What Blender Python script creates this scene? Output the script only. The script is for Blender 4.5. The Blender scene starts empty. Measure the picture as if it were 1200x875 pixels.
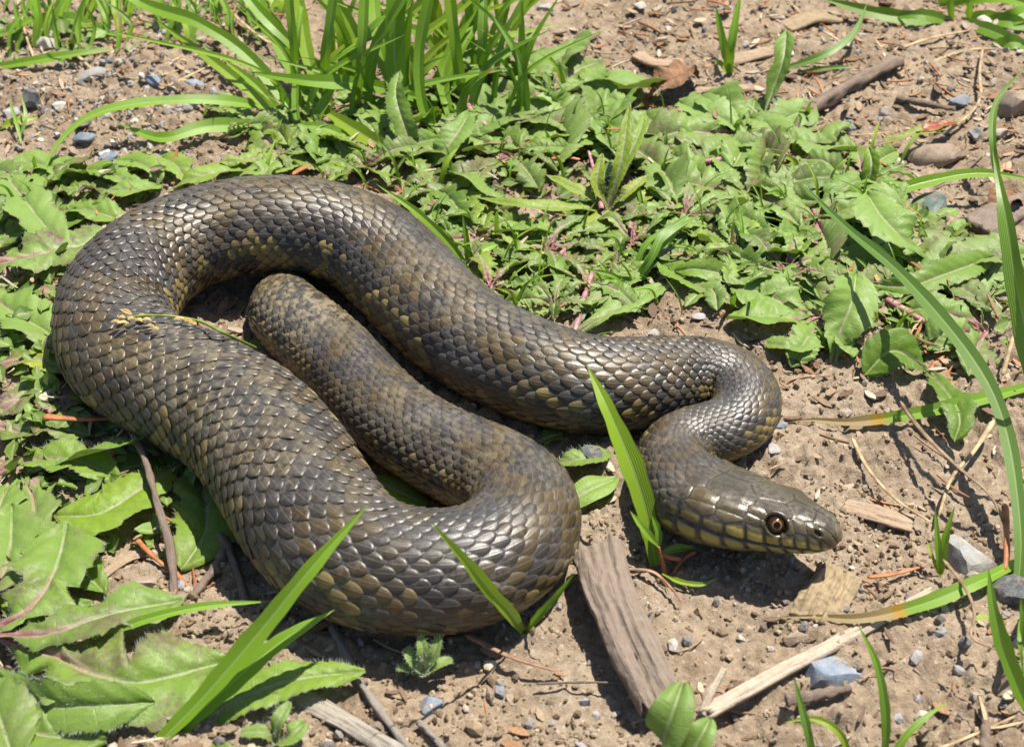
import bpy, bmesh, math, random
import numpy as np
from mathutils import Vector, Matrix, Quaternion

# ---------------------------------------------------------------- camera, sky, sun, exposure
SC = bpy.context.scene
COL = SC.collection
U = 0.26 / 1200.0                    # one photo pixel at the snake's distance, in metres
PITCH = math.radians(38.0); LENS = 60.0; DIST = 0.13 / (18.0 / LENS)
CAM = np.array([0.0, -DIST * math.cos(PITCH), DIST * math.sin(PITCH)])
FWD = np.array([0.0, math.cos(PITCH), -math.sin(PITCH)])
UPV = np.array([0.0, math.sin(PITCH), math.cos(PITCH)])
cd = bpy.data.cameras.new('camera'); co = bpy.data.objects.new('camera', cd); COL.objects.link(co)
co.location = CAM; co.rotation_euler = (math.pi / 2 - PITCH, 0, 0)
cd.sensor_width = 36; cd.sensor_fit = 'HORIZONTAL'; cd.lens = LENS; cd.clip_start = 0.01; cd.clip_end = 200
cd.dof.use_dof = True; cd.dof.focus_distance = DIST * 0.97; cd.dof.aperture_fstop = 34
SC.camera = co
SUN_ELEV, SUN_AZ = 69.0, 52.0         # azimuth of the sun from +Y (away from camera) towards +X
w = bpy.data.worlds.new('World'); SC.world = w; w.use_nodes = True
nt = w.node_tree; nt.nodes.clear()
sky = nt.nodes.new('ShaderNodeTexSky'); sky.sky_type = 'NISHITA'; sky.sun_disc = False
sky.sun_elevation = math.radians(SUN_ELEV); sky.sun_rotation = math.radians(SUN_AZ)
bg = nt.nodes.new('ShaderNodeBackground'); bg.inputs[1].default_value = 0.075
wo = nt.nodes.new('ShaderNodeOutputWorld')
nt.links.new(sky.outputs[0], bg.inputs[0]); nt.links.new(bg.outputs[0], wo.inputs[0])
sd = bpy.data.lights.new('sun', 'SUN'); sd.energy = 5.0; sd.angle = math.radians(0.53); sd.color = (1.0, 0.94, 0.84)
so = bpy.data.objects.new('sun', sd); COL.objects.link(so)
_e, _a = math.radians(SUN_ELEV), math.radians(SUN_AZ)
SUNV = Vector((math.sin(_a) * math.cos(_e), math.cos(_a) * math.cos(_e), math.sin(_e)))
so.rotation_euler = SUNV.to_track_quat('Z', 'Y').to_euler(); so.location = SUNV * 3
SC.view_settings.view_transform = 'Standard'; SC.view_settings.look = 'None'
SC.view_settings.gamma = 1; SC.view_settings.use_curve_mapping = False
SC.view_settings.exposure = 0.95
SC.cycles.max_bounces = 5; SC.cycles.diffuse_bounces = 3; SC.cycles.glossy_bounces = 2; SC.cycles.transmission_bounces = 3; SC.cycles.caustics_reflective = False; SC.cycles.caustics_refractive = False
SC.cycles.use_denoising = True

# ---------------------------------------------------------------- helpers
rng = np.random.default_rng(7)
random.seed(7)

def P(px, py, h=0.0):
    """Place in the scene of what stands at photo pixel (px, py), h pixel units above the soil."""
    d = FWD + np.array([1.0, 0, 0]) * ((px - 600) / 1200 * 36 / LENS) + UPV * ((437.5 - py) / 1200 * 36 / LENS)
    t = (h * U - CAM[2]) / d[2]
    return CAM + d * t

def PP(pts):
    return np.array([P(*p) for p in pts])

def hash2(ix, iy, seed):
    n = (ix.astype(np.int64) * 374761393 + iy.astype(np.int64) * 668265263 + seed * 1442695041) & 0x7fffffff
    n = ((n ^ (n >> 13)) * 1274126177) & 0x7fffffff
    n = (n ^ (n >> 16)) & 0x7fffffff
    return (n % 100003) / 100003.0

def vnoise(x, y, seed=0):
    x = np.asarray(x, float); y = np.asarray(y, float)
    ix, iy = np.floor(x).astype(np.int64), np.floor(y).astype(np.int64)
    fx, fy = x - ix, y - iy
    fx = fx * fx * (3 - 2 * fx); fy = fy * fy * (3 - 2 * fy)
    a = hash2(ix, iy, seed); b = hash2(ix + 1, iy, seed); c = hash2(ix, iy + 1, seed); d = hash2(ix + 1, iy + 1, seed)
    return a + (b - a) * fx + (c - a) * fy + (a - b - c + d) * fx * fy

def fbm(x, y, oct=4, seed=0):
    s = 0; a = 0.5; t = 0
    for k in range(oct):
        s = s + a * vnoise(np.asarray(x) * 2 ** k + 17.3 * k, np.asarray(y) * 2 ** k + 9.1 * k, seed + k); t += a; a *= 0.5
    return s / t

def worley(x, y, seed=0):
    x = np.asarray(x, float); y = np.asarray(y, float)
    ix, iy = np.floor(x).astype(np.int64), np.floor(y).astype(np.int64)
    d1 = np.full(x.shape, 9.0); d2 = np.full(x.shape, 9.0); idv = np.zeros(x.shape)
    for dx in (-1, 0, 1):
        for dy in (-1, 0, 1):
            cx, cy = ix + dx, iy + dy
            px_ = cx + hash2(cx, cy, seed); py_ = cy + hash2(cx, cy, seed + 51)
            d = np.hypot(x - px_, y - py_)
            near = d < d1
            d2 = np.where(near, d1, np.minimum(d2, d)); idv = np.where(near, hash2(cx, cy, seed + 99), idv); d1 = np.where(near, d, d1)
    return d1, d2, idv

def sstep(a, b, x):
    t = np.clip((np.asarray(x, float) - a) / (b - a), 0, 1)
    return t * t * (3 - 2 * t)

def spline(pts, n=None, step=None, sub=24):
    """Even resample of a Catmull-Rom curve through rows of any dimension; spacing measured on the first three columns."""
    p = np.asarray(pts, float)
    e0 = 2 * p[0] - p[1]; e1 = 2 * p[-1] - p[-2]
    q = np.vstack([e0, p, e1]); out = []
    for i in range(1, len(q) - 2):
        t = np.linspace(0, 1, sub, endpoint=False)[:, None]
        a, b, c, d = q[i - 1], q[i], q[i + 1], q[i + 2]
        out.append(0.5 * (2 * b + (c - a) * t + (2 * a - 5 * b + 4 * c - d) * t ** 2 + (3 * b - a - 3 * c + d) * t ** 3))
    out.append(p[-1][None]); o = np.vstack(out)
    l = np.concatenate([[0], np.cumsum(np.linalg.norm(np.diff(o[:, :3], axis=0), axis=1))])
    if n is None: n = max(4, int(l[-1] / step) + 1)
    s = np.linspace(0, l[-1], n)
    return np.stack([np.interp(s, l, o[:, k]) for k in range(o.shape[1])], 1)

def nrm(v):
    return v / np.maximum(np.linalg.norm(v, axis=-1, keepdims=True), 1e-12)

def mesh_from(name, V, F, smooth=True, cols=None, attrs=None):
    """V: n x 3, F: m x 4 or m x 3 int array (or list of arrays). cols: n x 3 linear colours -> attribute Col."""
    me = bpy.data.meshes.new(name)
    V = np.asarray(V, np.float32)
    Fs = F if isinstance(F, list) else [F]
    Fs = [np.asarray(f, np.int32) for f in Fs if len(f)]
    loops = np.concatenate([f.ravel() for f in Fs]); tot = np.concatenate([np.full(len(f), f.shape[1], np.int32) for f in Fs])
    start = np.concatenate([[0], np.cumsum(tot)[:-1]]).astype(np.int32)
    me.vertices.add(len(V)); me.vertices.foreach_set('co', V.ravel())
    me.loops.add(len(loops)); me.loops.foreach_set('vertex_index', loops)
    me.polygons.add(len(tot)); me.polygons.foreach_set('loop_start', start); me.polygons.foreach_set('loop_total', tot)
    me.polygons.foreach_set('use_smooth', np.full(len(tot), smooth, bool))
    if cols is not None:
        c = np.ones((len(V), 4), np.float32); cols = np.asarray(cols); c[:, :cols.shape[1]] = cols
        at = me.attributes.new('Col', 'FLOAT_COLOR', 'POINT'); at.data.foreach_set('color', c.ravel())
    for k, v in (attrs or {}).items():
        at = me.attributes.new(k, 'FLOAT_VECTOR', 'POINT'); at.data.foreach_set('vector', np.asarray(v, np.float32).ravel())
    me.update(calc_edges=True); me.validate()
    return me

def obj(name, me, mat=None, parent=None, origin=None):
    """Link ONE mesh object; its origin is moved to the given place (else the middle of its base)."""
    if origin is None or parent is None:
        n = len(me.vertices); v = np.empty(n * 3, np.float32); me.vertices.foreach_get('co', v); v = v.reshape(-1, 3)
        o3 = np.array([*((v.min(0) + v.max(0))[:2] / 2), v[:, 2].min()]) if origin is None else np.asarray(origin)
        base = np.array(parent.location) if parent else np.zeros(3)
        me.vertices.foreach_set('co', (v - o3).astype(np.float32).ravel()); me.update()
        loc = o3 - base
    else:
        loc = origin
    o = bpy.data.objects.new(name, me); COL.objects.link(o); o.location = loc
    if parent: o.parent = parent
    if mat: me.materials.append(mat)
    return o

def tag(o, label, cat=None, group=None, kind=None):
    if label: o['label'] = label
    if cat: o['category'] = cat
    if group: o['group'] = group
    if kind: o['kind'] = kind
    return o

def empty(name, loc, label, cat, group=None):
    o = bpy.data.objects.new(name, None); COL.objects.link(o); o.location = loc; o.empty_display_size = 0.01
    return tag(o, label, cat, group)

def gridF(nu, nv, close_v=False, off=0):
    i = np.arange(nu - 1)[:, None]; j = np.arange(nv if close_v else nv - 1)[None, :]
    a = i * nv + j; b = i * nv + (j + 1) % nv
    return (np.stack([a, a + nv, b + nv, b], -1).reshape(-1, 4) if False else np.stack([a, b, b + nv, a + nv], -1).reshape(-1, 4)) + off

# ---- materials
class N:
    """Tiny node-graph writer."""
    def __init__(s, name):
        s.m = bpy.data.materials.new(name); s.m.use_nodes = True; s.t = s.m.node_tree; s.t.nodes.clear()
        s.out = s.t.nodes.new('ShaderNodeOutputMaterial')
    def n(s, typ, **kw):
        x = s.t.nodes.new('ShaderNode' + typ)
        for k, v in kw.items():
            if k.startswith('_'): setattr(x, k[1:], v)
        for k, v in kw.items():
            if not k.startswith('_'):
                key = int(k[1:]) if k[0] == 'i' and k[1:].isdigit() else k.replace('__', ' ')
                s.set(x.inputs[key], v)
        return x
    def set(s, sock, v):
        if isinstance(v, bpy.types.NodeSocket): s.t.links.new(v, sock)
        elif isinstance(v, bpy.types.Node): s.t.links.new(v.outputs[0], sock)
        else: sock.default_value = v
    def attr(s, name): return s.n('Attribute', _attribute_name=name)
    def noise(s, scale, detail=4, rough=0.55, vec=None):
        k = s.n('TexNoise', Scale=scale, Detail=detail, Roughness=rough)
        if vec is not None: s.set(k.inputs['Vector'], vec)
        return k.outputs['Fac']
    def voro(s, scale, feature='F1', vec=None):
        k = s.n('TexVoronoi', _feature=feature, Scale=scale)
        if vec is not None: s.set(k.inputs['Vector'], vec)
        return k
    def ramp(s, fac, stops):
        k = s.n('ValToRGB'); k.color_ramp.elements.remove(k.color_ramp.elements[0])
        e = k.color_ramp.elements; e[0].position = stops[0][0]; e[0].color = (*stops[0][1], 1)
        for p, c in stops[1:]:
            x = e.new(p); x.color = (*c, 1)
        s.set(k.inputs[0], fac); return k.outputs[0]
    def math(s, op, a, b=0.0, c=0.0, clamp=False):
        k = s.n('Math', _operation=op, _use_clamp=clamp); s.set(k.inputs[0], a); s.set(k.inputs[1], b); s.set(k.inputs[2], c); return k.outputs[0]
    def mix(s, fac, a, b, typ='MIX'):
        k = s.n('Mix', _data_type='RGBA', _blend_type=typ)
        s.set(k.inputs[0], fac)
        for sock, v in ((k.inputs[6], a), (k.inputs[7], b)):
            s.set(sock, (*v, 1) if isinstance(v, tuple) and len(v) == 3 else v)
        return k.outputs[2]
    def rng(s, v, a, b, c, d):
        k = s.n('MapRange', Value=v, i1=a, i2=b, i3=c, i4=d); return k.outputs[0]
    def bump(s, h, strength=0.5, dist=0.0005, normal=None):
        k = s.n('Bump', Strength=strength, Distance=dist, Height=h)
        if normal is not None: s.set(k.inputs['Normal'], normal)
        return k.outputs[0]
    def pos(s): return s.n('NewGeometry').outputs['Position']
    def objco(s): return s.n('TexCoord').outputs['Object']
    def bsdf(s, col, rough=0.6, normal=None, spec=0.5, **kw):
        k = s.n('BsdfPrincipled')
        s.set(k.inputs['Base Color'], (*col, 1) if isinstance(col, tuple) and len(col) == 3 else col)
        s.set(k.inputs['Roughness'], rough); s.set(k.inputs['Specular IOR Level'], spec)
        if normal is not None: s.set(k.inputs['Normal'], normal)
        for a, b in kw.items(): s.set(k.inputs[a.replace('__', ' ')], b)
        return k.outputs[0]
    def done(s, sh):
        s.set(s.out.inputs[0], sh); return s.m

# ---------------------------------------------------------------- the soil
def clod_mask(x, y):
    return sstep(0.35, 0.7, fbm(x * 14 + 3, y * 14 + 5, 3, 40))
def soil_z(x, y):
    x = np.asarray(x, float); y = np.asarray(y, float)
    z = (fbm(x * 18, y * 18, 3, 1) - 0.5) * 0.009
    z = z + (fbm(x * 90, y * 90, 4, 5) - 0.5) * 0.0050
    d1, d2, i = worley(x * 170 + vnoise(x * 300, y * 300, 3) * .6, y * 170 + vnoise(x * 300, y * 300, 4) * .6, 11)
    z = z + clod_mask(x, y) * np.clip(d2 - d1, 0, .5) * (0.3 + i) * 0.0042
    d1, d2, i = worley(x * 520, y * 520, 12)
    z = z + np.clip(d2 - d1, 0, .5) * (i > .45) * i * 0.0022
    return z

def axis(lo, hi, step, far):
    mid = np.arange(lo, hi, step); out = []; d = step; x = hi
    while x < far: d *= 1.35; x += d; out.append(x)
    neg = []; d = step; x = lo
    while x > -far: d *= 1.35; x -= d; neg.append(x)
    return np.concatenate([neg[::-1], mid, out])
gx, gy = axis(-0.215, 0.215, 0.00072, 30), axis(-0.135, 0.26, 0.00080, 30)
X, Y = np.meshgrid(gx, gy)
Z = soil_z(X, Y)

mm = N('soil'); p = mm.pos()
n1 = mm.noise(38, 5, 0.6, p); n2 = mm.noise(420, 6, 0.65, p); n3 = mm.noise(2300, 3, 0.6, p); n4 = mm.noise(9, 3, .5, p)
c = mm.ramp(mm.math('ADD', mm.math('MULTIPLY', n1, 0.45), mm.math('MULTIPLY', n2, 0.55)),
            [(0.30, (.112, .078, .050)), (0.44, (.212, .157, .106)), (0.56, (.288, .222, .155)), (0.72, (.375, .302, .222))])
c = mm.mix(mm.rng(n4, .45, .65, 0, .45), c, mm.ramp(n2, [(.3, (.15, .12, .09)), (.7, (.36, .30, .23))]))
v = mm.voro(1500, 'F1', p)
c = mm.mix(mm.rng(v.outputs['Color'], .86, .9, 0, .55), c, (.42, .37, .31))
c = mm.mix(mm.rng(n3, .3, .5, .4, 0), c, (.08, .056, .036))
nb = mm.bump(n3, .55, .0007); nb = mm.bump(n2, .6, .0016, nb)
mat_soil = mm.done(mm.bsdf(c, .95, nb, .15))
tag(obj('ground', mesh_from('ground', np.stack([X, Y, Z], -1).reshape(-1, 3), gridF(len(gy), len(gx))), mat_soil), 'bare brown crumbly soil ground', kind='structure')
DUST = [(1420, 1800, -5, 2, .55), (2050, 2350, -6, 6, .35), (2400, 2720, -7, 7, .85), (560, 900, -3, 3, .3), (900, 1300, -2, 3, .3)]
# ---------------------------------------------------------------- the snake
HEAD = [  # a (px from the snout tip), half width, top, bottom
 (0, 3, 2, 3), (3, 11, 9, 8), (8, 19, 14.5, 13), (16, 27, 20, 17), (30, 35, 25, 21), (50, 42, 30, 25), (75, 49, 34, 28), (105, 60, 38, 34),
 (140, 67, 40, 38), (175, 64, 42, 40), (215, 56, 43, 42), (250, 51, 44, 42)]
HEAD = np.array(HEAD, float)
HS = 0.90                                                # head plates are laid out in units of HS photo pixels
TRACE = [  # px, py, silhouette width, lift
 (986, 630, 90, 22), (946, 620, 90, 20), (906, 610, 90, 18), (868, 600, 90, 15), (832, 588, 92, 11), (802, 571, 91, 7), (786, 549, 86, 5), (792, 526, 80, 6),
 (818, 512, 76, 8), (846, 506, 76, 9), (868, 493, 78, 8), (874, 472, 82, 6), (862, 453, 88, 2), (838, 444, 94, 0), (805, 443, 100, 0), (765, 448, 108, 0),
 (720, 453, 116, 0), (675, 451, 122, 0), (630, 438, 124, 0), (585, 419, 124, 0), (545, 396, 124, 2), (505, 362, 124, 6), (468, 323, 124, 10),
 (432, 292, 122, 20), (390, 274, 120, 29), (345, 266, 120, 34), (300, 266, 120, 33), (252, 274, 120, 28), (210, 289, 123, 21), (171, 313, 129, 14),
 (143, 346, 135, 8), (134, 383, 138, 3), (150, 419, 142, 0), (189, 445, 147, 0), (240, 468, 153, 0), (292, 502, 159, 0), (333, 552, 166, 0),
 (364, 604, 168, 0), (397, 642, 165, 0), (440, 664, 158, 0), (490, 672, 152, 0), (540, 669, 148, 0), (583, 652, 142, 0), (610, 622, 134, 0),
 (610, 586, 126, 0), (580, 559, 118, 0), (540, 540, 111, 0), (500, 519, 106, 0), (462, 493, 102, 0), (426, 458, 99, 0), (392, 420, 97, 0),
 (357, 388, 94, 0), (335, 367, 86, -2), (336, 346, 66, -8), (352, 332, 50, -8), (376, 326, 40, -7), (404, 326, 32, -4), (432, 332, 22, -2), (460, 348, 8, 0)]
def body_h(w_): return 0.40 * w_      # height of the axis above the soil
cl = []
for (px, py, wd, lf) in TRACE:
    h = body_h(wd) + lf
    q = P(px, py, h); depth = (q - CAM) @ FWD
    cl.append([*q, wd / 2 * U * depth / DIST])   # silhouette width -> real radius at that depth
cl = spline(cl, step=1.6 * U)
for _ in range(90):
    cl[1:-1] = .5 * cl[1:-1] + .25 * (cl[:-2] + cl[2:])
cl = spline(cl, step=1.6 * U, sub=2)
# finer rings on the head
seg = np.linalg.norm(np.diff(cl[:, :3], axis=0), axis=1); sl = np.concatenate([[0], np.cumsum(seg)])
s_new = np.concatenate([np.arange(0, 6, .3) ** 1.0, np.arange(6, 190, 0.75), np.arange(190, sl[-1] / U, 2.0)]) * U
cl = np.stack([np.interp(s_new, sl, cl[:, k]) for k in range(4)], 1); sl = s_new
A = sl / U                                             # px along from the snout
NR = len(cl)
T = np.gradient(cl[:, :3], sl, axis=0); T = nrm(T)
for _ in range(30): T[1:-1] = nrm(.5 * T[1:-1] + .25 * (T[:-2] + T[2:]))
Sd = nrm(np.cross(np.array([0, 0, 1.0]), T)); Up = np.cross(T, Sd)
kap = np.gradient(T, sl, axis=0)
kap_s = (kap * Sd).sum(1)                               # >0: bends towards +Sd
AH = A / HS
roll = np.radians(18) * (1 - sstep(170, 330, A)); cr, sr = np.cos(roll)[:, None], np.sin(roll)[:, None]
Sd0 = Sd; Sd = Sd0 * cr + Up * sr; Up = Up * cr - Sd0 * sr   # the head lies tipped a little to its far side
k_ = np.ones(25) / 25; kap_s = np.convolve(np.pad(kap_s, 12, 'edge'), k_, 'valid')
NP = 224
phi = (np.arange(NP) / NP) * 2 * np.pi - np.pi          # 0 = top
R = cl[:, 3]
mixh = 1 - sstep(170, 250, AH)
hw = mixh * np.interp(AH, HEAD[:, 0], HEAD[:, 1]) * U * HS + (1 - mixh) * R * 1.03
ht = mixh * np.interp(AH, HEAD[:, 0], HEAD[:, 2]) * U * HS + (1 - mixh) * R * 0.96
hb = mixh * np.interp(AH, HEAD[:, 0], HEAD[:, 3]) * U * HS + (1 - mixh) * R * 0.80
ex = 2.0 + 0.45 * mixh
c_, s_ = np.cos(phi)[None], np.sin(phi)[None]
se = lambda v, e: np.sign(v) * np.abs(v) ** (2 / e)
sx = se(s_, ex[:, None]) * hw[:, None]
sz = se(c_, ex[:, None]) * np.where(c_ > 0, ht[:, None], hb[:, None])
# keep the inside of tight bends from folding over
lim = 0.86 / np.maximum(np.abs(kap_s), 1e-6)
sgn = np.sign(kap_s)[:, None]
inn = sx * sgn; L_ = lim[:, None]
inn = np.where(inn > .6 * L_, .6 * L_ + (.4 * L_) * np.tanh((inn - .6 * L_) / (.4 * L_)), inn)
sx = inn * np.where(sgn == 0, 1, sgn)
SURF = cl[:, None, :3] + sx[..., None] * Sd[:, None] + sz[..., None] * Up[:, None]
du = np.gradient(SURF, axis=0); dv = np.roll(SURF, -1, 1) - np.roll(SURF, 1, 1)
NRM = nrm(np.cross(dv, du)); 
if (NRM[NR // 2, NP // 2] @ Up[NR // 2]) < 0: NRM = -NRM
STR = np.linalg.norm(du, axis=2) / np.gradient(sl)[:, None]   # stretch of the skin along the body

def at(arr, s, ph):
    """Bilinear lookup on the body grid: s metres along, ph angle."""
    fi = np.interp(s, sl, np.arange(NR)); i0 = np.clip(np.floor(fi).astype(int), 0, NR - 2); fu = (fi - i0)
    fj = ((ph + np.pi) / (2 * np.pi) * NP) % NP; j0 = np.floor(fj).astype(int) % NP; j1 = (j0 + 1) % NP; fv = fj - np.floor(fj)
    if arr.ndim == 3: fu, fv = fu[..., None], fv[..., None]
    return (arr[i0, j0] * (1 - fu) + arr[i0 + 1, j0] * fu) * (1 - fv) + (arr[i0, j1] * (1 - fu) + arr[i0 + 1, j1] * fu) * fv

# --- head plates: hand-laid seeds (a, b) in px; b is measured round from the top midline
reff = (hw + ht) / 2 / U / HS
Bq = np.abs(phi)[None] * reff[:, None]
sideq = np.sign(phi)[None] * np.ones((NR, 1))
seeds = []   # a, b, stretch a, stretch b, colour id, both sides?
def seed(a, b, sa=1.0, sb=1.0, cid=0): seeds.append((a, b, sa, sb, cid))
seed(-1, 0, 1, 1, 5)                                   # rostral
seed(17, 9); seed(43, 13, 1.15, 1); seed(82, 0, 1.35, .95); seed(68, 25, 1.2, .8); seed(122, 19, 1.5, 1.05)
seed(13, 25, .8, .8, 1); seed(27, 29, .8, .8, 1); seed(40, 35, .8, .8, 1); seed(50, 44, .5, .9, 1)   # nasals, loreal, preocular
seed(85, 39, .6, .6, 1); seed(86, 50, .6, .6, 1)                                          # postoculars
seed(113, 45, 1.0, .75, 1); seed(141, 44, 1.0, .75, 1); seed(112, 60, .9, .7, 3); seed(137, 61, .9, .7, 1); seed(160, 26, .8, .8); seed(160, 8, .8, .8); seed(163, 46, .8, .8)
for a_, b_ in ((9, 39), (22, 45), (36, 51), (50, 57), (65, 63), (82, 68), (102, 73), (124, 76), (146, 78), (166, 78)): seed(a_, b_, .8, .9, 2)   # upper labials
for a_, b_ in ((8, 56), (24, 66), (42, 74), (60, 80), (80, 86), (102, 90), (125, 92), (148, 93), (168, 94)): seed(a_, b_, 1, .9, 4)               # lower labials
seeds = np.array(seeds)
hm = AH < 188; ah = AH[hm][:, None] * np.ones((1, NP)); bh = Bq[hm]
sgn_phi = np.sign(phi)[None]
D1 = np.full(ah.shape, 1e9); D2 = np.full(ah.shape, 1e9); ID = np.zeros(ah.shape, int)
bs = bh * sgn_phi
for i, (a_, b_, sa, sb, cid) in enumerate(seeds):
    for sg in ((1, -1) if b_ > 0 else (1,)):
        d = np.hypot((ah - a_) / sa, (bs - sg * b_) / sb)
        n_ = d < D1; D2 = np.where(n_, D1, np.minimum(D2, d)); ID = np.where(n_, i * 2 + (sg > 0), ID); D1 = np.where(n_, d, D1)
edge = np.clip((D2 - D1) / 2.5, 0, 1)
cid = seeds[ID // 2, 4].astype(int)
mouth_b = np.interp(ah, [0, 10, 40, 80, 120, 165, 190], [44, 49, 62, 76, 83, 85, 82])
mouth = np.exp(-((bh - mouth_b) / 1.7) ** 2) * (ah > 2) * (1 - sstep(150, 172, ah))
disp = np.zeros((NR, NP)); fade = 1 - sstep(165, 186, ah)
dome = np.clip((D2 - D1) / 14, 0, 1)
disp[hm] = fade * ((sstep(0, 1, edge) - 1) * 0.75 + dome * 0.8) - mouth * 1.7
EA, EB, ER = 64.0, 45.0, 10.6
de = np.hypot(ah - EA, bh - EB)
brow = np.exp(-((ah - EA) / 20) ** 2 - ((bh - 30) / 8) ** 2)
disp[hm] += brow * 3.2 + np.exp(-((de - 14.5) / 2.2) ** 2) * 1.3 - (1 - sstep(9.5, 13, de)) * 6
dn = np.hypot((ah - 21) / 1.25, bh - 29); nostril = 1 - sstep(2.2, 4.2, dn)
disp[hm] += -nostril * 3.5 + np.exp(-((dn - 5.5) / 1.8) ** 2) * .6
SK = SURF + NRM * (disp * U * HS)[..., None]

# --- skin colours
def c3(*v): return np.array(v, float)
OL, OLD = c3(.058, .0385, .0145), c3(.050, .038, .021)
skin = np.ones((NR, NP, 3)) * c3(.060, .062, .072)
belly = sstep(1.95, 2.3, np.abs(phi))[None, :, None] * np.ones((NR, 1, 1))
vb = (np.sin(A / 9.0 * np.pi) > -.2)[:, None, None]
skin = skin * (1 - belly) + belly * np.where(vb, c3(.17, .15, .05), c3(.05, .045, .02))
hc = np.zeros(ah.shape + (3,))
rp = ((ID * 7919) % 101 / 101.0)[..., None]
tone = {0: c3(.048, .036, .020), 1: c3(.064, .046, .018), 2: c3(.36, .28, .055), 3: c3(.085, .065, .025), 4: c3(.32, .26, .06), 5: c3(.09, .07, .03)}
for k, v in tone.items(): hc[cid == k] = v
hc *= 0.82 + .36 * rp
hc[(cid == 2) & (ah > 110)] *= c3(.5, .5, .65); hc[(cid == 2) & (bh < mouth_b - 11)] *= c3(.28, .28, .55)
bar = sstep(.45, .9, edge)[..., None]
dk = np.where(((cid == 2) | (cid == 4))[..., None], 1 - sstep(2.5, 8.5, D2 - D1)[..., None], (1 - bar) * .85)
hc = hc * (1 - dk) + c3(.018, .014, .009) * dk
lite = np.exp(-((D2 - D1 - 4.2) / 1.6) ** 2)[..., None] * .35 * ((cid < 2) | (cid == 3))[..., None]
hc = hc * (1 - lite) + lite * c3(.14, .12, .06)
hc = hc * (1 - .8 * mouth[..., None]) + .0
hc = hc * (1 - nostril[..., None] * .9)
chin = sstep(mouth_b + 18, mouth_b + 26, bh)[..., None]
hc = hc * (1 - chin) + chin * c3(.16, .14, .06)
hc = hc * (0.85 + .3 * fbm(ah / 5, bs / 5, 3, 77)[..., None])
fd = fade[..., None]
skin[hm] = hc * fd + skin[hm] * (1 - fd)
V_skin = SK.reshape(-1, 3); C_skin = skin.reshape(-1, 3); F_skin = gridF(NR, NP, True)
cap = np.arange(NP)[None, ::-1]                         # close the snout

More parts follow.
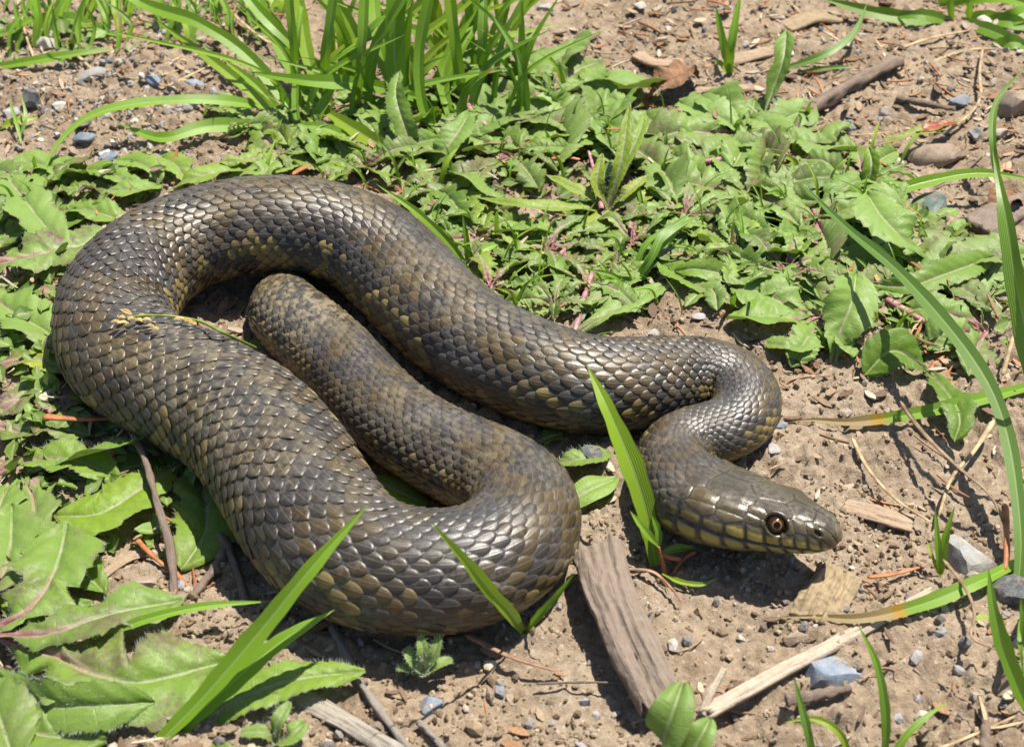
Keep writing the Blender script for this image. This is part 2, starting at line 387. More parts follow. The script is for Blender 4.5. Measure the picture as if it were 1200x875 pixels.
# --- keeled, overlapping scales that follow the skin
pitch_px = 0.285 * np.maximum((hw + ht) / 2, 10 * U) / U
dA = np.gradient(A); Q = np.cumsum(dA / pitch_px); Q -= np.interp(158 * HS, A, Q)
rows = 25; DPH = 0.160; nu_, nv_ = 8, 9
u = np.linspace(0, 1, nu_); vv = np.array([-1, -.78, -.2, -.08, 0, .08, .2, .78, 1])
SV, SF, SCc, off = [], [], [], 0
u = np.array([0, .12, .28, .46, .64, .82, .94, 1.0]); prof = np.array([.40, .72, .94, 1.0, .95, .76, .50, .20])
for j in range(-16, 17):
    ph0 = j * DPH
    if abs(ph0) > 2.45: continue
    qs = np.arange(0, Q[-1] - 2) + (0.5 if j % 2 else 0.0)
    s0 = np.interp(qs, Q, sl); pt = np.interp(s0, sl, pitch_px) * U
    r0 = np.interp(s0, sl, (hw + ht) / 2)
    g = np.clip(at(STR, s0, np.full(len(s0), ph0)), .3, 1.9)
    wide = 1.2 if abs(ph0) > 1.7 else 1.0
    ln = pt * 1.18 * np.clip(g, .75, 1.9) ** .55 * (0.90 + .18 * rng.random(len(s0)))
    n = len(s0)
    uu = np.broadcast_to(u[None, :, None], (n, nu_, nv_)); vg = np.broadcast_to(vv[None, None, :], (n, nu_, nv_))
    dl = (uu - .52) * ln[:, None, None]
    hwid = (0.85 * wide * DPH * r0 * (0.90 + .2 * rng.random(n)))[:, None, None] * prof[None, :, None]
    lat = vg * hwid
    ss = s0[:, None, None] + dl / g[:, None, None] - np.abs(vg) ** 2.2 * .04 * ln[:, None, None] * (uu) / g[:, None, None]
    ph = ph0 + lat / r0[:, None, None] + ((rng.random(n) - .5) * .12 * DPH)[:, None, None] + ((rng.random(n) - .5) * .5 * DPH)[:, None, None] * (uu - .5)
    ss = np.clip(ss, sl[0], sl[-1])
    Pp = at(SURF, ss, ph); Nn = nrm(at(NRM, ss, ph))
    pz = pt[:, None, None]
    keel = np.maximum(0, 1 - np.abs(vg) / .08) * .021 * np.sin(np.pi * np.clip(uu * .9 + .06, 0, 1))
    keel = keel * (abs(ph0) < 1.85) * sstep(175, 300, np.interp(s0, sl, A))[:, None, None]
    hgt = -0.03 + (.135 - .05 * np.clip(g - .8, 0, 1))[:, None, None] * uu ** 1.1 + .036 * (1 - np.abs(vg) ** 7) * np.sin(np.pi * np.clip(uu * .8 + .1, 0, 1)) ** .5 + keel
    hgt = hgt - .045 * (np.abs(vg) > .99) - .05 * (uu > .99)
    tw = (rng.random(n) - .5)[:, None, None] * .09 * vg + (rng.random(n) - .5)[:, None, None] * .05 * uu
    Pp = Pp + Nn * ((hgt + tw) * pz)[..., None]
    # colour
    aq = np.interp(s0, sl, A)
    r1, r2 = rng.random(n), rng.random(n)
    base = OL[None] * (0.55 + .85 * r1[:, None]) + c3(.012, .008, -.004)[None] * (r2 - .5)[:, None]
    blot = np.maximum(sstep(.50, .58, fbm(aq / 38.0 + 5, np.full(n, ph0 * 1.9 + 20), 2, 31)), .8 * sstep(.60, .68, fbm(aq / 15.0 + 9, np.full(n, ph0 * 4.0 + 3), 2, 37)))
    base = base * (1 - .72 * blot[:, None]) + c3(.017, .018, .025) * (.72 * blot[:, None])
    grey = sstep(.45, .75, fbm(aq / 130.0, np.full(n, ph0 * 1.6 + 3), 2, 63)) * (abs(ph0) < 1.4)
    base = base * (1 - .48 * grey[:, None]) + c3(.060, .059, .062) * (.48 * grey[:, None])
    if abs(ph0) >= 1.0:
        pr = np.interp(abs(ph0), [1.0, 1.25, 1.45, 1.65, 1.9], [.04, .16, .30, .42, .6])
        pr = pr * (.45 + 1.1 * (fbm(aq / 70, np.full(n, 7.7 + np.sign(j)), 2, 90)))
        yel = sstep(.62 - .3 * pr, .70 - .3 * pr, fbm(aq / 24.0 + 3, np.full(n, ph0 * 3.0 + 11), 2, 93)) * (.5 + .5 * rng.random(n))
        pass
    cc = np.broadcast_to(base[:, None, None, :], (n, nu_, nv_, 3)).copy()
    if abs(ph0) >= 1.0:
        fy = (yel[:, None, None] * sstep(.25, .6, uu + .25 * np.abs(vg) + .5 * (fbm(Pp[..., 0] / U / 7, Pp[..., 1] / U / 7 + Pp[..., 2] / U / 5, 2, 55) - .5)))[..., None]
        cc = cc * (1 - fy) + fy * c3(.25, .185, .055) * (.6 + .6 * r1[:, None, None, None])
    rim = np.clip(np.abs(vg) ** 5 * .5 + sstep(.8, 1., uu) * .55, 0, .8)[..., None]
    cc = cc * (1 - rim * .42) + rim * .42 * c3(.085, .070, .046)
    kc = ((np.abs(vg) < .05) * (uu > .2) * .65)[..., None]
    cc = cc * (1 - kc) + kc * c3(.15, .12, .07)
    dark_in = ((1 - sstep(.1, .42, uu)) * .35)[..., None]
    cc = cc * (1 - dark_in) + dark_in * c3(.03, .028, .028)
    # pale dried mud smeared over some stretches of the back
    for (a0, a1, j0, j1, amt) in DUST:
        m = (aq > a0) & (aq < a1) & (ph0 >= j0 * .206) & (ph0 <= j1 * .206)
        if m.any():
            edge_f = np.clip(np.minimum(aq[m] - a0, a1 - aq[m]) / 60, 0, 1)
            f = sstep(.46, .62, fbm(Pp[m][..., 0] / U / 5, Pp[m][..., 1] / U / 5 + Pp[m][..., 2] / U / 5, 3, 123)) * amt * edge_f[:, None, None]
            cc[m] = cc[m] * (1 - f[..., None]) + f[..., None] * c3(.21, .175, .105)
    keep = aq > 160 * HS
    Pp, cc = Pp[keep], cc[keep]; n = len(Pp)
    F = gridF(nu_, nv_)[None] + (np.arange(n) * nu_ * nv_)[:, None, None] + off
    SV.append(Pp.reshape(-1, 3)); SCc.append(cc.reshape(-1, 3)); SF.append(F.reshape(-1, 4)); off += n * nu_ * nv_
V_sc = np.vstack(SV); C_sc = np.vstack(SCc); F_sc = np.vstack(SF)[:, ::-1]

mm = N('snake_skin'); p = mm.pos()
at_n = mm.attr('Col'); at_ = at_n.outputs['Color']
n1 = mm.noise(900, 4, .6, p); n2 = mm.noise(3800, 3, .6, p); n0 = mm.noise(120, 3, .5, p)
c = mm.mix(mm.rng(n1, .3, .7, .0, .55), at_, mm.mix(.5, at_, (.03, .024, .014)))
c = mm.mix(mm.rng(n2, .66, .76, 0, .16), c, (.20, .17, .12))
c = mm.mix(mm.math('MULTIPLY', mm.rng(n0, .40, .66, 0, 1), mm.rng(n1, .40, .66, 0, .34)), c, (.22, .20, .165))
rgh = mm.math('SUBTRACT', mm.math('ADD', mm.rng(n1, .3, .7, .25, .40), mm.math('MULTIPLY', mm.noise(160, 2, .5, p), .12)), mm.math('MULTIPLY', at_n.outputs['Alpha'], .07))
mat_snake = mm.done(mm.bsdf(c, rgh, mm.bump(n2, .18, .0002), mm.math('ADD', mm.math('MULTIPLY', at_n.outputs['Alpha'], .12), .46)))
sroot = empty('snake', P(430, 560, 0), 'thick brown snake with keeled scales coiled in loops on soil', 'snake')
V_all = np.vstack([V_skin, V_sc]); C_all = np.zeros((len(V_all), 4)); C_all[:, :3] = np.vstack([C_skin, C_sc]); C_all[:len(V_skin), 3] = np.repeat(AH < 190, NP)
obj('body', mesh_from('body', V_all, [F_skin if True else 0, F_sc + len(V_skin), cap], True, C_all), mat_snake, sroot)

# --- eyes
mm = N('snake_eye'); oc = mm.attr('ang').outputs['Vector']
ax = mm.n('SeparateXYZ', Vector=oc).outputs[0]
c = mm.ramp(ax, [(0.0, (.004, .003, .003)), (.17, (.004, .003, .003)), (.185, (.30, .16, .04)), (.215, (.22, .09, .02)), (.25, (.035, .016, .007)), (.62, (.010, .006, .004)), (.75, (.006, .005, .004))])
mat_eye = mm.done(mm.bsdf(c, .12, None, .35))
for sg in (-1, 1):
    ph_e = sg * EB / np.interp(EA, AH, reff); ERm = ER * U * HS
    cpt = at(SURF, np.array([EA * U * HS]), np.array([ph_e]))[0]; nn = nrm(at(NRM, np.array([EA * U * HS]), np.array([ph_e])))[0]
    i_e = np.argmin(abs(AH - EA)); nn = nrm(nn + .15 * (-T[i_e]) - .1 * Up[i_e])
    ctr = cpt - nn * ERm * .62
    t1 = nrm(np.cross(nn, [0, 0, 1.0])); t2 = np.cross(nn, t1)
    th = np.linspace(0, np.pi, 26)[:, None]; al = np.linspace(0, 2 * np.pi, 40, endpoint=False)[None]
    V = ctr + ERm * (np.cos(th)[..., None] * nn + np.sin(th)[..., None] * (np.cos(al)[..., None] * t1 + np.sin(al)[..., None] * t2))
    ang = np.zeros(V.shape); ang[..., 0] = th / np.pi * 1.35
    obj('eye', mesh_from('eye', V.reshape(-1, 3), gridF(26, 40, True), True, None, {'ang': ang.reshape(-1, 3)}), mat_eye, sroot)
# ---------------------------------------------------------------- leaf and grass builders
def frames(C, up=None, roll=0.0):
    T_ = nrm(np.gradient(C, axis=0)); up = np.array([0, 0, 1.0]) if up is None else up
    S_ = nrm(np.cross(T_, up)); N_ = np.cross(S_, T_)
    r = np.asarray(roll) * np.ones(len(C)); c, s = np.cos(r)[:, None], np.sin(r)[:, None]
    return T_, S_ * c + N_ * s, N_ * c - S_ * s

VS = np.array([-1, -.86, -.62, -.36, -.13, -.045, 0, .045, .13, .36, .62, .86, 1])
def leaf_mesh(C, hwid, lobes=5, depth=.45, roll=0.0, cup=.25, wave=.10, curl=0.0, kind='rosette', nt=46, seed=0, tint=0.5, red=0.0, pale=0.0, teeth=.15):
    """A leaf along the centre line C (m x 3, base to tip); hwid: half width in metres."""
    r = np.random.default_rng(seed)
    if lobes > 2 and nt > 20: nt = 64
    C = spline(C, n=nt); t = np.linspace(0, 1, nt)
    T_, S_, N_ = frames(C, None, roll)
    if kind == 'rosette':
        env = (.13 + .87 * sstep(0.0, .62, t)) * np.where(t < .66, 1, np.clip(1 - ((t - .66) / .34) ** 2.1, 0, 1) ** .62)
    elif kind == 'round':
        env = np.clip(np.sin(np.pi * np.clip(t * .93 + .05, 0, 1)), 0, 1) ** .55 * (.55 + .45 * t)
    else:
        env = np.sin(np.pi * np.clip(t * .90 + .075, 0, 1)) ** .8
    L = np.linalg.norm(np.diff(C, axis=0), axis=1).sum()
    half = []
    for sg in (0, 1):
        f = lobes * (t ** .85) + r.random() * .6 + .12 * np.sin(t * 9 + r.random() * 6)
        k = np.floor(f).astype(int); f = f - k
        amp = .55 + .45 * r.random(64)[k % 64]
        saw = np.where(f < .72, (f / .72) ** 1.3, 1 - sstep(.72, 1, f))       # slow rise to a tooth, then a notch
        d = depth * (1 - .75 * sstep(.62, .95, t)) * amp
        fine = 1 - teeth * (((t * lobes * 3.3 + r.random() + .06 * np.sin(t * 40)) % 1) - .35) * (lobes > 0)
        half.append(env * (1 - d + d * saw) * fine)
    wl = np.where(VS[None] < 0, half[0][:, None], half[1][:, None]) * hwid
    v = np.abs(VS)[None]
    lat = VS[None] * wl
    back = -(v ** 2) * wl * (.28 if kind == 'rosette' else 0.10) * (lobes > 0)
    ph = r.random(4) * 6.28
    side = np.where(VS[None] < 0, 0, 1.7)
    wv = np.sin(t[:, None] * (5 + lobes * 2.2) + ph[0] + side * 2) * wave + np.sin(t[:, None] * 13 + ph[1] + side) * wave * .5
    z = np.abs(lat) * cup + wv * v ** 1.6 * hwid + curl * v ** 2 * np.abs(lat)
    bl = .09 * hwid * np.abs(np.sin(np.pi * (t[:, None] * lobes * 2.1 + v * 1.1))) * v * (1 - v) * 4   # puckers between the side veins
    z = z + bl - .05 * hwid * np.exp(-(VS[None] / .1) ** 2)
    Pt = C[:, None] + lat[..., None] * S_[:, None] + back[..., None] * T_[:, None] + z[..., None] * N_[:, None]
    lf = np.zeros(Pt.shape); lf[..., 0] = t[:, None]; lf[..., 1] = np.abs(lat) / U / 20; lf[..., 2] = tint
    col = np.zeros(Pt.shape); col[..., 0] = red; col[..., 1] = pale; col[..., 2] = v + 0 * lat
    me = mesh_from('leaf', Pt.reshape(-1, 3), gridF(nt, len(VS)), True, col.reshape(-1, 3), {'lf': lf.reshape(-1, 3)})
    return me, Pt

def blade_mesh(C, hwid, roll=0.0, face=.55, fold=.35, nt=40, seed=0, tint=.5, dry=0.0, tip=.55, base=.6):
    """A grass blade: long, tapering, folded along the middle. dry: share of the tip that is straw."""
    r = np.random.default_rng(seed)
    C = spline(C, n=nt); t = np.linspace(0, 1, nt)
    upv = nrm((1 - face) * np.array([0, 0, 1.0]) + face * nrm(CAM - C.mean(0)))
    T_, S_, N_ = frames(C, upv, roll * .6 + .25 * np.sin(t * 3 + r.random() * 6) * r.random())
    env = (base + (1 - base) * sstep(0, .3, t)) * np.where(t < 1 - tip, 1, np.clip(1 - ((t - 1 + tip) / tip) ** 1.8, 0.015, 1))
    env = env * (1 + .07 * np.sin(t * 17 + r.random() * 6) + .05 * np.sin(t * 41 + r.random() * 6))
    env = env * np.where(t > 1 - dry, np.maximum(.35, 1 - (t - 1 + dry) / max(dry, .01) * .6), 1)
    vs = np.array([-1, -.55, -.12, 0, .12, .55, 1])
    lat = vs[None] * (env * hwid)[:, None]
    z = np.abs(lat) * fold
    Pt = C[:, None] + lat[..., None] * S_[:, None] + z[..., None] * N_[:, None]
    lf = np.zeros(Pt.shape); lf[..., 0] = t[:, None]; lf[..., 1] = vs[None]; lf[..., 2] = tint
    col = np.zeros(Pt.shape); col[..., 0] = sstep(1 - dry - .06, 1 - dry + .04, t)[:, None] if dry > 0 else 0
    return mesh_from('blade', Pt.reshape(-1, 3), gridF(nt, len(vs)), True, col.reshape(-1, 3), {'lf': lf.reshape(-1, 3)})

# ---- leaf materials
mm = N('rosette_leaf'); p = mm.pos()
lf = mm.n('SeparateXYZ', Vector=mm.attr('lf').outputs['Vector']); t_, v_, ti = lf.outputs
cl_ = mm.n('SeparateColor', Color=mm.attr('Col').outputs['Color']); red_, pale_, vn = cl_.outputs
n1 = mm.noise(70, 4, .6, p); n2 = mm.noise(700, 4, .6, p); n3 = mm.noise(2600, 2, .5, p)
g = mm.ramp(ti, [(0, (.050, .100, .008)), (.35, (.105, .190, .010)), (.65, (.165, .265, .012)), (1, (.27, .31, .014))])
g = mm.mix(mm.rng(n1, .35, .68, 0, .55), g, mm.mix(.5, g, (.175, .26, .05)))
g = mm.mix(mm.rng(n2, .35, .7, 0, .45), g, mm.mix(.55, g, (.02, .05, .012)))
# pale waxy, dusty bloom on older leaves
g = mm.mix(mm.math('MULTIPLY', pale_, mm.rng(n2, .2, .7, .45, .85)), g, (.225, .335, .092))
vein = mm.math('ABSOLUTE', mm.math('SINE', mm.math('MULTIPLY', mm.math('SUBTRACT', mm.math('MULTIPLY', t_, 8.0), mm.math('MULTIPLY', v_, .35)), 3.1416)))
vein = mm.rng(vein, 0, .16, 1, 0)
vein = mm.math('MULTIPLY', vein, mm.rng(v_, 0, 2.2, .45, 0), clamp=True)
g = mm.mix(vein, g, (.19, .27, .085))
# purple blush, mostly at base and margins
blush = mm.math('MULTIPLY', red_, mm.rng(mm.math('ADD', n1, mm.math('MULTIPLY', n2, .5)), .68, .95, 0, 1), clamp=True)
g = mm.mix(blush, g, (.12, .045, .06))
edge_ = mm.math('MULTIPLY', mm.rng(vn, .90, 1, 0, .7), mm.rng(n1, .4, .6, 0, 1), clamp=True)
g = mm.mix(edge_, g, (.10, .065, .04))
spot = mm.rng(mm.noise(240, 3, .6, p), .70, .76, 0, .7)
g = mm.mix(mm.math('MULTIPLY', spot, mm.rng(n1, .45, .6, 0, 1)), g, (.09, .05, .035))
rw = mm.math('ADD', mm.rng(t_, 0, 1, .20, .055), mm.math('MULTIPLY', mm.math('MULTIPLY', red_, red_), mm.rng(t_, .1, .75, .34, .04)))
rib = mm.math('SUBTRACT', 1.0, mm.math('DIVIDE', v_, rw), clamp=True); rib = mm.rng(rib, 0, .45, 0, 1)
ribc = mm.mix(mm.math('MULTIPLY', mm.rng(t_, .05, .65, 1, .0), mm.rng(red_, 0, .6, .25, 1)), (.25, .32, .13), (.40, .10, .19))
ribc = mm.mix(mm.rng(n2, .5, .65, 0, .6), ribc, (.42, .32, .30))
g = mm.mix(mm.math('MULTIPLY', rib, .85), g, ribc)
hb_ = mm.bump(n2, .35, .0006); hb_ = mm.bump(n3, .25, .00025, hb_)
hb_ = mm.bump(mm.math('MULTIPLY', vein, -1), .3, .0004, hb_)
pr = mm.bsdf(g, mm.rng(n2, .3, .7, .42, .62), hb_, .38)
tr = mm.n('BsdfTranslucent', Color=mm.mix(.5, g, (.22, .34, .010), 'MIX')).outputs[0]
mat_leaf = mm.done(mm.n('MixShader', i0=.24, i1=pr, i2=tr).outputs[0])

mm = N('grass_blade'); p = mm.pos()
lf = mm.n('SeparateXYZ', Vector=mm.attr('lf').outputs['Vector']); t_, v_, ti = lf.outputs
dry = mm.n('SeparateColor', Color=mm.attr('Col').outputs['Color']).outputs[0]
n1 = mm.noise(45, 3, .5, p)
g = mm.ramp(ti, [(0, (.095, .165, .050)), (.4, (.135, .255, .012)), (.7, (.190, .345, .010)), (1, (.29, .37, .012))])
g = mm.mix(mm.rng(n1, .35, .7, 0, .5), g, mm.mix(.5, g, (.05, .11, .03)))
line = mm.math('SINE', mm.math('MULTIPLY', v_, 34.0))
g = mm.mix(mm.rng(line, -1, 1, 0, .28), g, mm.mix(.5, g, (.12, .24, .07)))
g = mm.mix(mm.rng(mm.math('ABSOLUTE', v_), 0, .14, .75, 0), g, (.30, .42, .14))
g = mm.mix(mm.rng(mm.math('MULTIPLY', dry, mm.math('SUBTRACT', 1.0, dry)), 0.02, .25, 0, .9), g, (.42, .20, .02))
g = mm.mix(mm.rng(dry, .5, .95, 0, 1), g, (.36, .25, .12))
spk = mm.rng(mm.noise(900, 2, .5, p), .72, .78, 0, .6); g = mm.mix(spk, g, (.30, .26, .14))
pr = mm.bsdf(g, mm.rng(n1, .3, .7, .33, .5), mm.bump(line, .25, .0003), .45)
tr = mm.n('BsdfTranslucent', Color=mm.mix(.5, g, (.25, .46, .01))).outputs[0]
mat_grass = mm.done(mm.n('MixShader', i0=.32, i1=pr, i2=tr).outputs[0])

mm = N('leaf_hair')
mat_hair = mm.done(mm.n('MixShader', i0=.4, i1=mm.bsdf((.55, .6, .5), .4, None, .4), i2=mm.n('BsdfTranslucent', Color=(.6, .65, .5, 1)).outputs[0]).outputs[0])

snake_xy = cl[::6, :2]; snake_r = np.maximum(hw, 4 * U)[::6]
def under_snake(xy, k=1.0):
    d = np.hypot(snake_xy[None, :, 0] - xy[:, None, 0], snake_xy[None, :, 1] - xy[:, None, 1])
    return (d < snake_r[None] * k).any(1)

hair_bits = {}
LEAFN = [0]
def add_leaf(root, pts, hwpx, lobes=5, depth=.45, hairs=0, name='leaf', scale_depth=True, **kw):
    """pts: (px, py, h) base to tip; hwpx: half width in photo pixels."""
    LEAFN[0] += 1
    C = PP(pts); dep = ((C.mean(0) - CAM) @ FWD) / DIST
    me, Pt = leaf_mesh(C, hwpx * U * dep, lobes, depth, seed=LEAFN[0] * 13 + 5, **kw)
    o = obj(name, me, mat_leaf, root)
    if hairs:
        r = np.random.default_rng(LEAFN[0]); hv = []
        m = Pt.shape[0]
        nh = hairs
        i = r.integers(2, m - 1, nh); rim = r.random(nh) < .62
        j = np.where(rim, np.where(r.random(nh) < .5, 0, Pt.shape[1] - 1), r.integers(1, Pt.shape[1] - 1, nh))
        a = Pt[i, j] + (Pt[np.minimum(i + 1, m - 1), j] - Pt[i, j]) * r.random(nh)[:, None]
        outw = nrm(Pt[i, j] - Pt[i, Pt.shape[1] // 2] + 1e-9); tang = nrm(Pt[np.minimum(i + 1, m - 1), j] - Pt[i - 1, j])
        nor = nrm(np.cross(Pt[np.minimum(i + 1, m - 1), 6] - Pt[i - 1, 6], Pt[i, 12] - Pt[i, 0])); nor = nor * np.sign(nor[:, 2:3] + 1e-9)
        d = nrm(np.where(rim[:, None], outw * 1.0 + nor * .45, nor * 1.0) + (r.random((nh, 3)) - .5) * .9)
        ln = (2.5 + 3.5 * r.random(nh))[:, None] * U
        w_ = nrm(np.cross(d, nrm(r.random((nh, 3)) - .5))) * .17 * U
        V = np.stack([a - w_, a + w_, a + d * ln], 1).reshape(-1, 3)
        F = np.arange(nh * 3).reshape(-1, 3)
        hme = mesh_from('hairs', V, F, False); hme.materials.append(mat_hair)
        v = V - (np.array(root.location) + np.array(o.location)); hme.vertices.foreach_set('co', v.astype(np.float32).ravel()); hme.update()
        ho = bpy.data.objects.new('hairs', hme); COL.objects.link(ho); ho.parent = o; ho['kind'] = 'stuff'
    return o

def rosette(crown, n, lmin, lmax, wr, seed, ang=(0, 360), tint=(.3, .6), pale=(.1, .7), red=(0, .5), lift=(5, 22), droop=.5, root=None, lobes=(4, 7), depth=(.4, .72), skip=1.0, kind='rosette', hairs=0):
    r = np.random.default_rng(seed); c = P(*crown); made = 0
    for k in range(n):
        a = math.radians(ang[0] + (ang[1] - ang[0]) * (k + .5 + .7 * (r.random() - .5)) / n)
        L = (lmin + (lmax - lmin) * r.random()) * U; H = (lift[0] + (lift[1] - lift[0]) * r.random()) * U
        dx, dy = math.cos(a), math.sin(a); b = (r.random() - .5) * .5
        pts = []
        for t in (0, .3, .65, 1.0):
            x = c[0] + dx * L * t - dy * b * L * t * t; y = c[1] + dy * L * t + dx * b * L * t * t
            h = H * math.sin(math.pi * min(1, t * (1 - droop * .35) + .06)) + .003 * t * r.random()
            pts.append((x, y, max(h, .0012) + float(soil_z(x, y)) * .5 + .001))
        pts = np.array(pts)
        if under_snake(pts[1:, :2], skip).any(): continue
        LEAFN[0] += 1
        me, Pt = leaf_mesh(pts, L * wr * (.8 + .4 * r.random()), int(r.integers(lobes[0], lobes[1] + 1)), depth[0] + (depth[1] - depth[0]) * r.random(), roll=(r.random() - .5) * 1.1,
                           cup=.1 + .35 * r.random(), wave=.05 + .12 * r.random(), curl=-.15 * r.random(), kind=kind, seed=int(r.integers(1e6)),
                           tint=tint[0] + (tint[1] - tint[0]) * r.random(), pale=pale[0] + (pale[1] - pale[0]) * r.random(), red=red[0] + (red[1] - red[0]) * r.random(), nt=40)
        obj('leaf', me, mat_leaf, root); made += 1
    return made

def add_blade(root, pts, hwpx, name='blade', **kw):
    LEAFN[0] += 1
    C = PP(pts); dep = ((C.mean(0) - CAM) @ FWD) / DIST
    return obj(name, blade_mesh(C, hwpx * U * dep, seed=LEAFN[0], **kw), mat_grass, root)
# ---------------------------------------------------------------- rosette plants
def plant(x, y, label, name='rosette_plant', group='wild rosette plants round the snake', cat='plant'):
    return empty(name, P(x, y, 0), label, cat, group)

# lower corner plant with the magenta midrib
r1 = plant(-25, 748, 'large hairy lobed leaves with a magenta midrib in the lower corner')
add_leaf(r1, [(-25, 744, 14), (50, 762, 24), (150, 797, 26), (272, 772, 22)], 80, 4, .72, hairs=900, tint=.50, red=.9, pale=.35, cup=.08, wave=.10, roll=-.1)
add_leaf(r1, [(-15, 742, 16), (28, 720, 30), (62, 672, 38), (78, 614, 34)], 64, 3, .62, hairs=420, tint=.46, red=.6, pale=.45, cup=.10)
add_leaf(r1, [(-30, 765, 10), (40, 822, 24), (112, 826, 36), (182, 822, 24)], 34, 4, .3, hairs=1100, tint=.42, red=.1, pale=.5, roll=-.75, cup=.2)
add_leaf(r1, [(-30, 775, 6), (-5, 830, 22), (20, 900, 18)], 48, 3, .4, hairs=400, tint=.4, red=.3, pale=.4)
add_leaf(r1, [(-40, 730, 16), (-12, 695, 28), (10, 655, 30), (14, 590, 26)], 46, 3, .4, hairs=250, tint=.45, red=.5, pale=.6)
add_leaf(r1, [(-40, 720, 6), (0, 700, 10), (50, 720, 12), (110, 705, 8)], 30, 4, .5, tint=.35, red=.4, pale=.2)
add_leaf(r1, [(-20, 745, 22), (55, 742, 36), (130, 718, 38), (218, 702, 28)], 42, 4, .55, hairs=300, tint=.38, red=.7, pale=.3, cup=.1)
add_leaf(r1, [(-30, 692, 10), (20, 655, 26), (60, 640, 28), (116, 652, 16)], 36, 4, .5, hairs=200, tint=.42, red=.5, pale=.4)
add_leaf(r1, [(60, 636, 6), (90, 660, 16), (124, 696, 12)], 24, 4, .5, hairs=100, tint=.35, red=.4, pale=.2)
add_leaf(r1, [(-30, 830, 8), (40, 858, 18), (125, 868, 14)], 38, 4, .5, hairs=300, tint=.36, red=.4, pale=.3)
# broad leaf beside the wide grass blades
r1b = plant(240, 862, 'plant with one broad toothed leaf under the wide grass blades')
add_leaf(r1b, [(232, 858, 6), (275, 822, 22), (345, 796, 28), (428, 786, 22)], 32, 5, .16, hairs=520, tint=.58, pale=.1, kind='lance', cup=.12)
add_leaf(r1b, [(236, 862, 4), (240, 830, 12), (262, 800, 18), (280, 770, 16)], 22, 3, .2, hairs=120, tint=.5, pale=.2, kind='lance')
add_leaf(r1b, [(234, 862, 4), (250, 880, 10), (300, 892, 8)], 16, 3, .2, tint=.45, kind='lance')
# plant squeezed under the snake's flank
r2 = plant(40, 560, 'low plant with flat toothed leaves beside the long dead twig')
add_leaf(r2, [(225, 535, 8), (168, 570, 20), (118, 600, 20), (62, 604, 14)], 42, 4, .28, hairs=250, tint=.66, pale=.05, red=.2, cup=.06, wave=.05)
add_leaf(r2, [(225, 520, 6), (238, 575, 14), (240, 622, 12), (212, 668, 8)], 44, 3, .4, hairs=160, tint=.56, pale=.15, red=.3, cup=.05)
add_leaf(r2, [(30, 556, 8), (90, 535, 26), (140, 522, 34), (188, 512, 30)], 22, 5, .2, hairs=420, tint=.45, pale=.3, roll=.55)
add_leaf(r2, [(-20, 560, 8), (35, 540, 18), (90, 540, 20), (140, 562, 12)], 30, 5, .45, hairs=200, tint=.55, pale=.2, red=.5)
add_leaf(r2, [(30, 556, 4), (40, 590, 14), (35, 625, 18), (30, 668, 12)], 36, 3, .4, hairs=160, tint=.42, pale=.55, red=.3)
add_leaf(r2, [(60, 545, 4), (110, 560, 6), (170, 545, 6), (220, 560, 4)], 24, 5, .5, tint=.32, red=.3)
add_leaf(r2, [(20, 556, 4), (0, 590, 14), (-10, 640, 16)], 38, 3, .4, tint=.42, pale=.5)
add_leaf(r2, [(120, 520, 3), (150, 520, 6), (200, 545, 6), (250, 600, 4)], 26, 4, .5, tint=.3, red=.2)
# pale plant with pink midrib at the edge
r3 = plant(-20, 320, 'pale green plant with a pink midrib beside the upper coil')
add_leaf(r3, [(-30, 316, 18), (25, 303, 26), (85, 288, 26), (150, 285, 10)], 52, 5, .5, hairs=160, tint=.45, red=.95, pale=.8, cup=.05)
add_leaf(r3, [(-20, 180, 8), (14, 215, 26), (46, 256, 32), (78, 294, 22)], 32, 5, .5, hairs=120, tint=.45, pale=.8, red=.1, cup=.18)
add_leaf(r3, [(-30, 330, 10), (15, 365, 22), (50, 385, 22), (85, 410, 12)], 42, 4, .45, hairs=160, tint=.48, pale=.7, red=.3)
add_leaf(r3, [(-20, 300, 4), (20, 275, 10), (70, 262, 10), (110, 250, 6)], 30, 4, .5, tint=.32, pale=.2)
add_leaf(r3, [(-30, 340, 4), (-5, 400, 12), (30, 425, 12)], 30, 3, .4, tint=.35, pale=.4)
add_leaf(r3, [(60, 250, 4), (95, 245, 18), (125, 252, 18), (150, 262, 10)], 24, 3, .4, tint=.5, pale=.4)
add_leaf(r3, [(-20, 225, 3), (20, 195, 14), (60, 195, 14), (110, 215, 8)], 26, 4, .4, tint=.5, pale=.5)
# purple and orange leaves
r4 = plant(-25, 470, 'small plant with purple stained and orange edged leaves by the coil')
add_leaf(r4, [(-25, 446, 6), (15, 425, 20), (48, 422, 22), (84, 440, 14)], 20, 3, .3, hairs=120, tint=.95, red=1.0, pale=.0)
add_leaf(r4, [(-20, 500, 8), (18, 470, 22), (40, 455, 20), (62, 470, 12)], 30, 3, .5, hairs=160, tint=.40, red=1.0, pale=.6)
add_leaf(r4, [(-25, 490, 6), (20, 505, 16), (60, 500, 16), (110, 512, 8)], 26, 5, .5, hairs=120, tint=.5, red=.9, pale=.3)
add_leaf(r4, [(-25, 470, 3), (30, 480, 6), (90, 475, 6)], 24, 5, .5, tint=.3, red=.4)
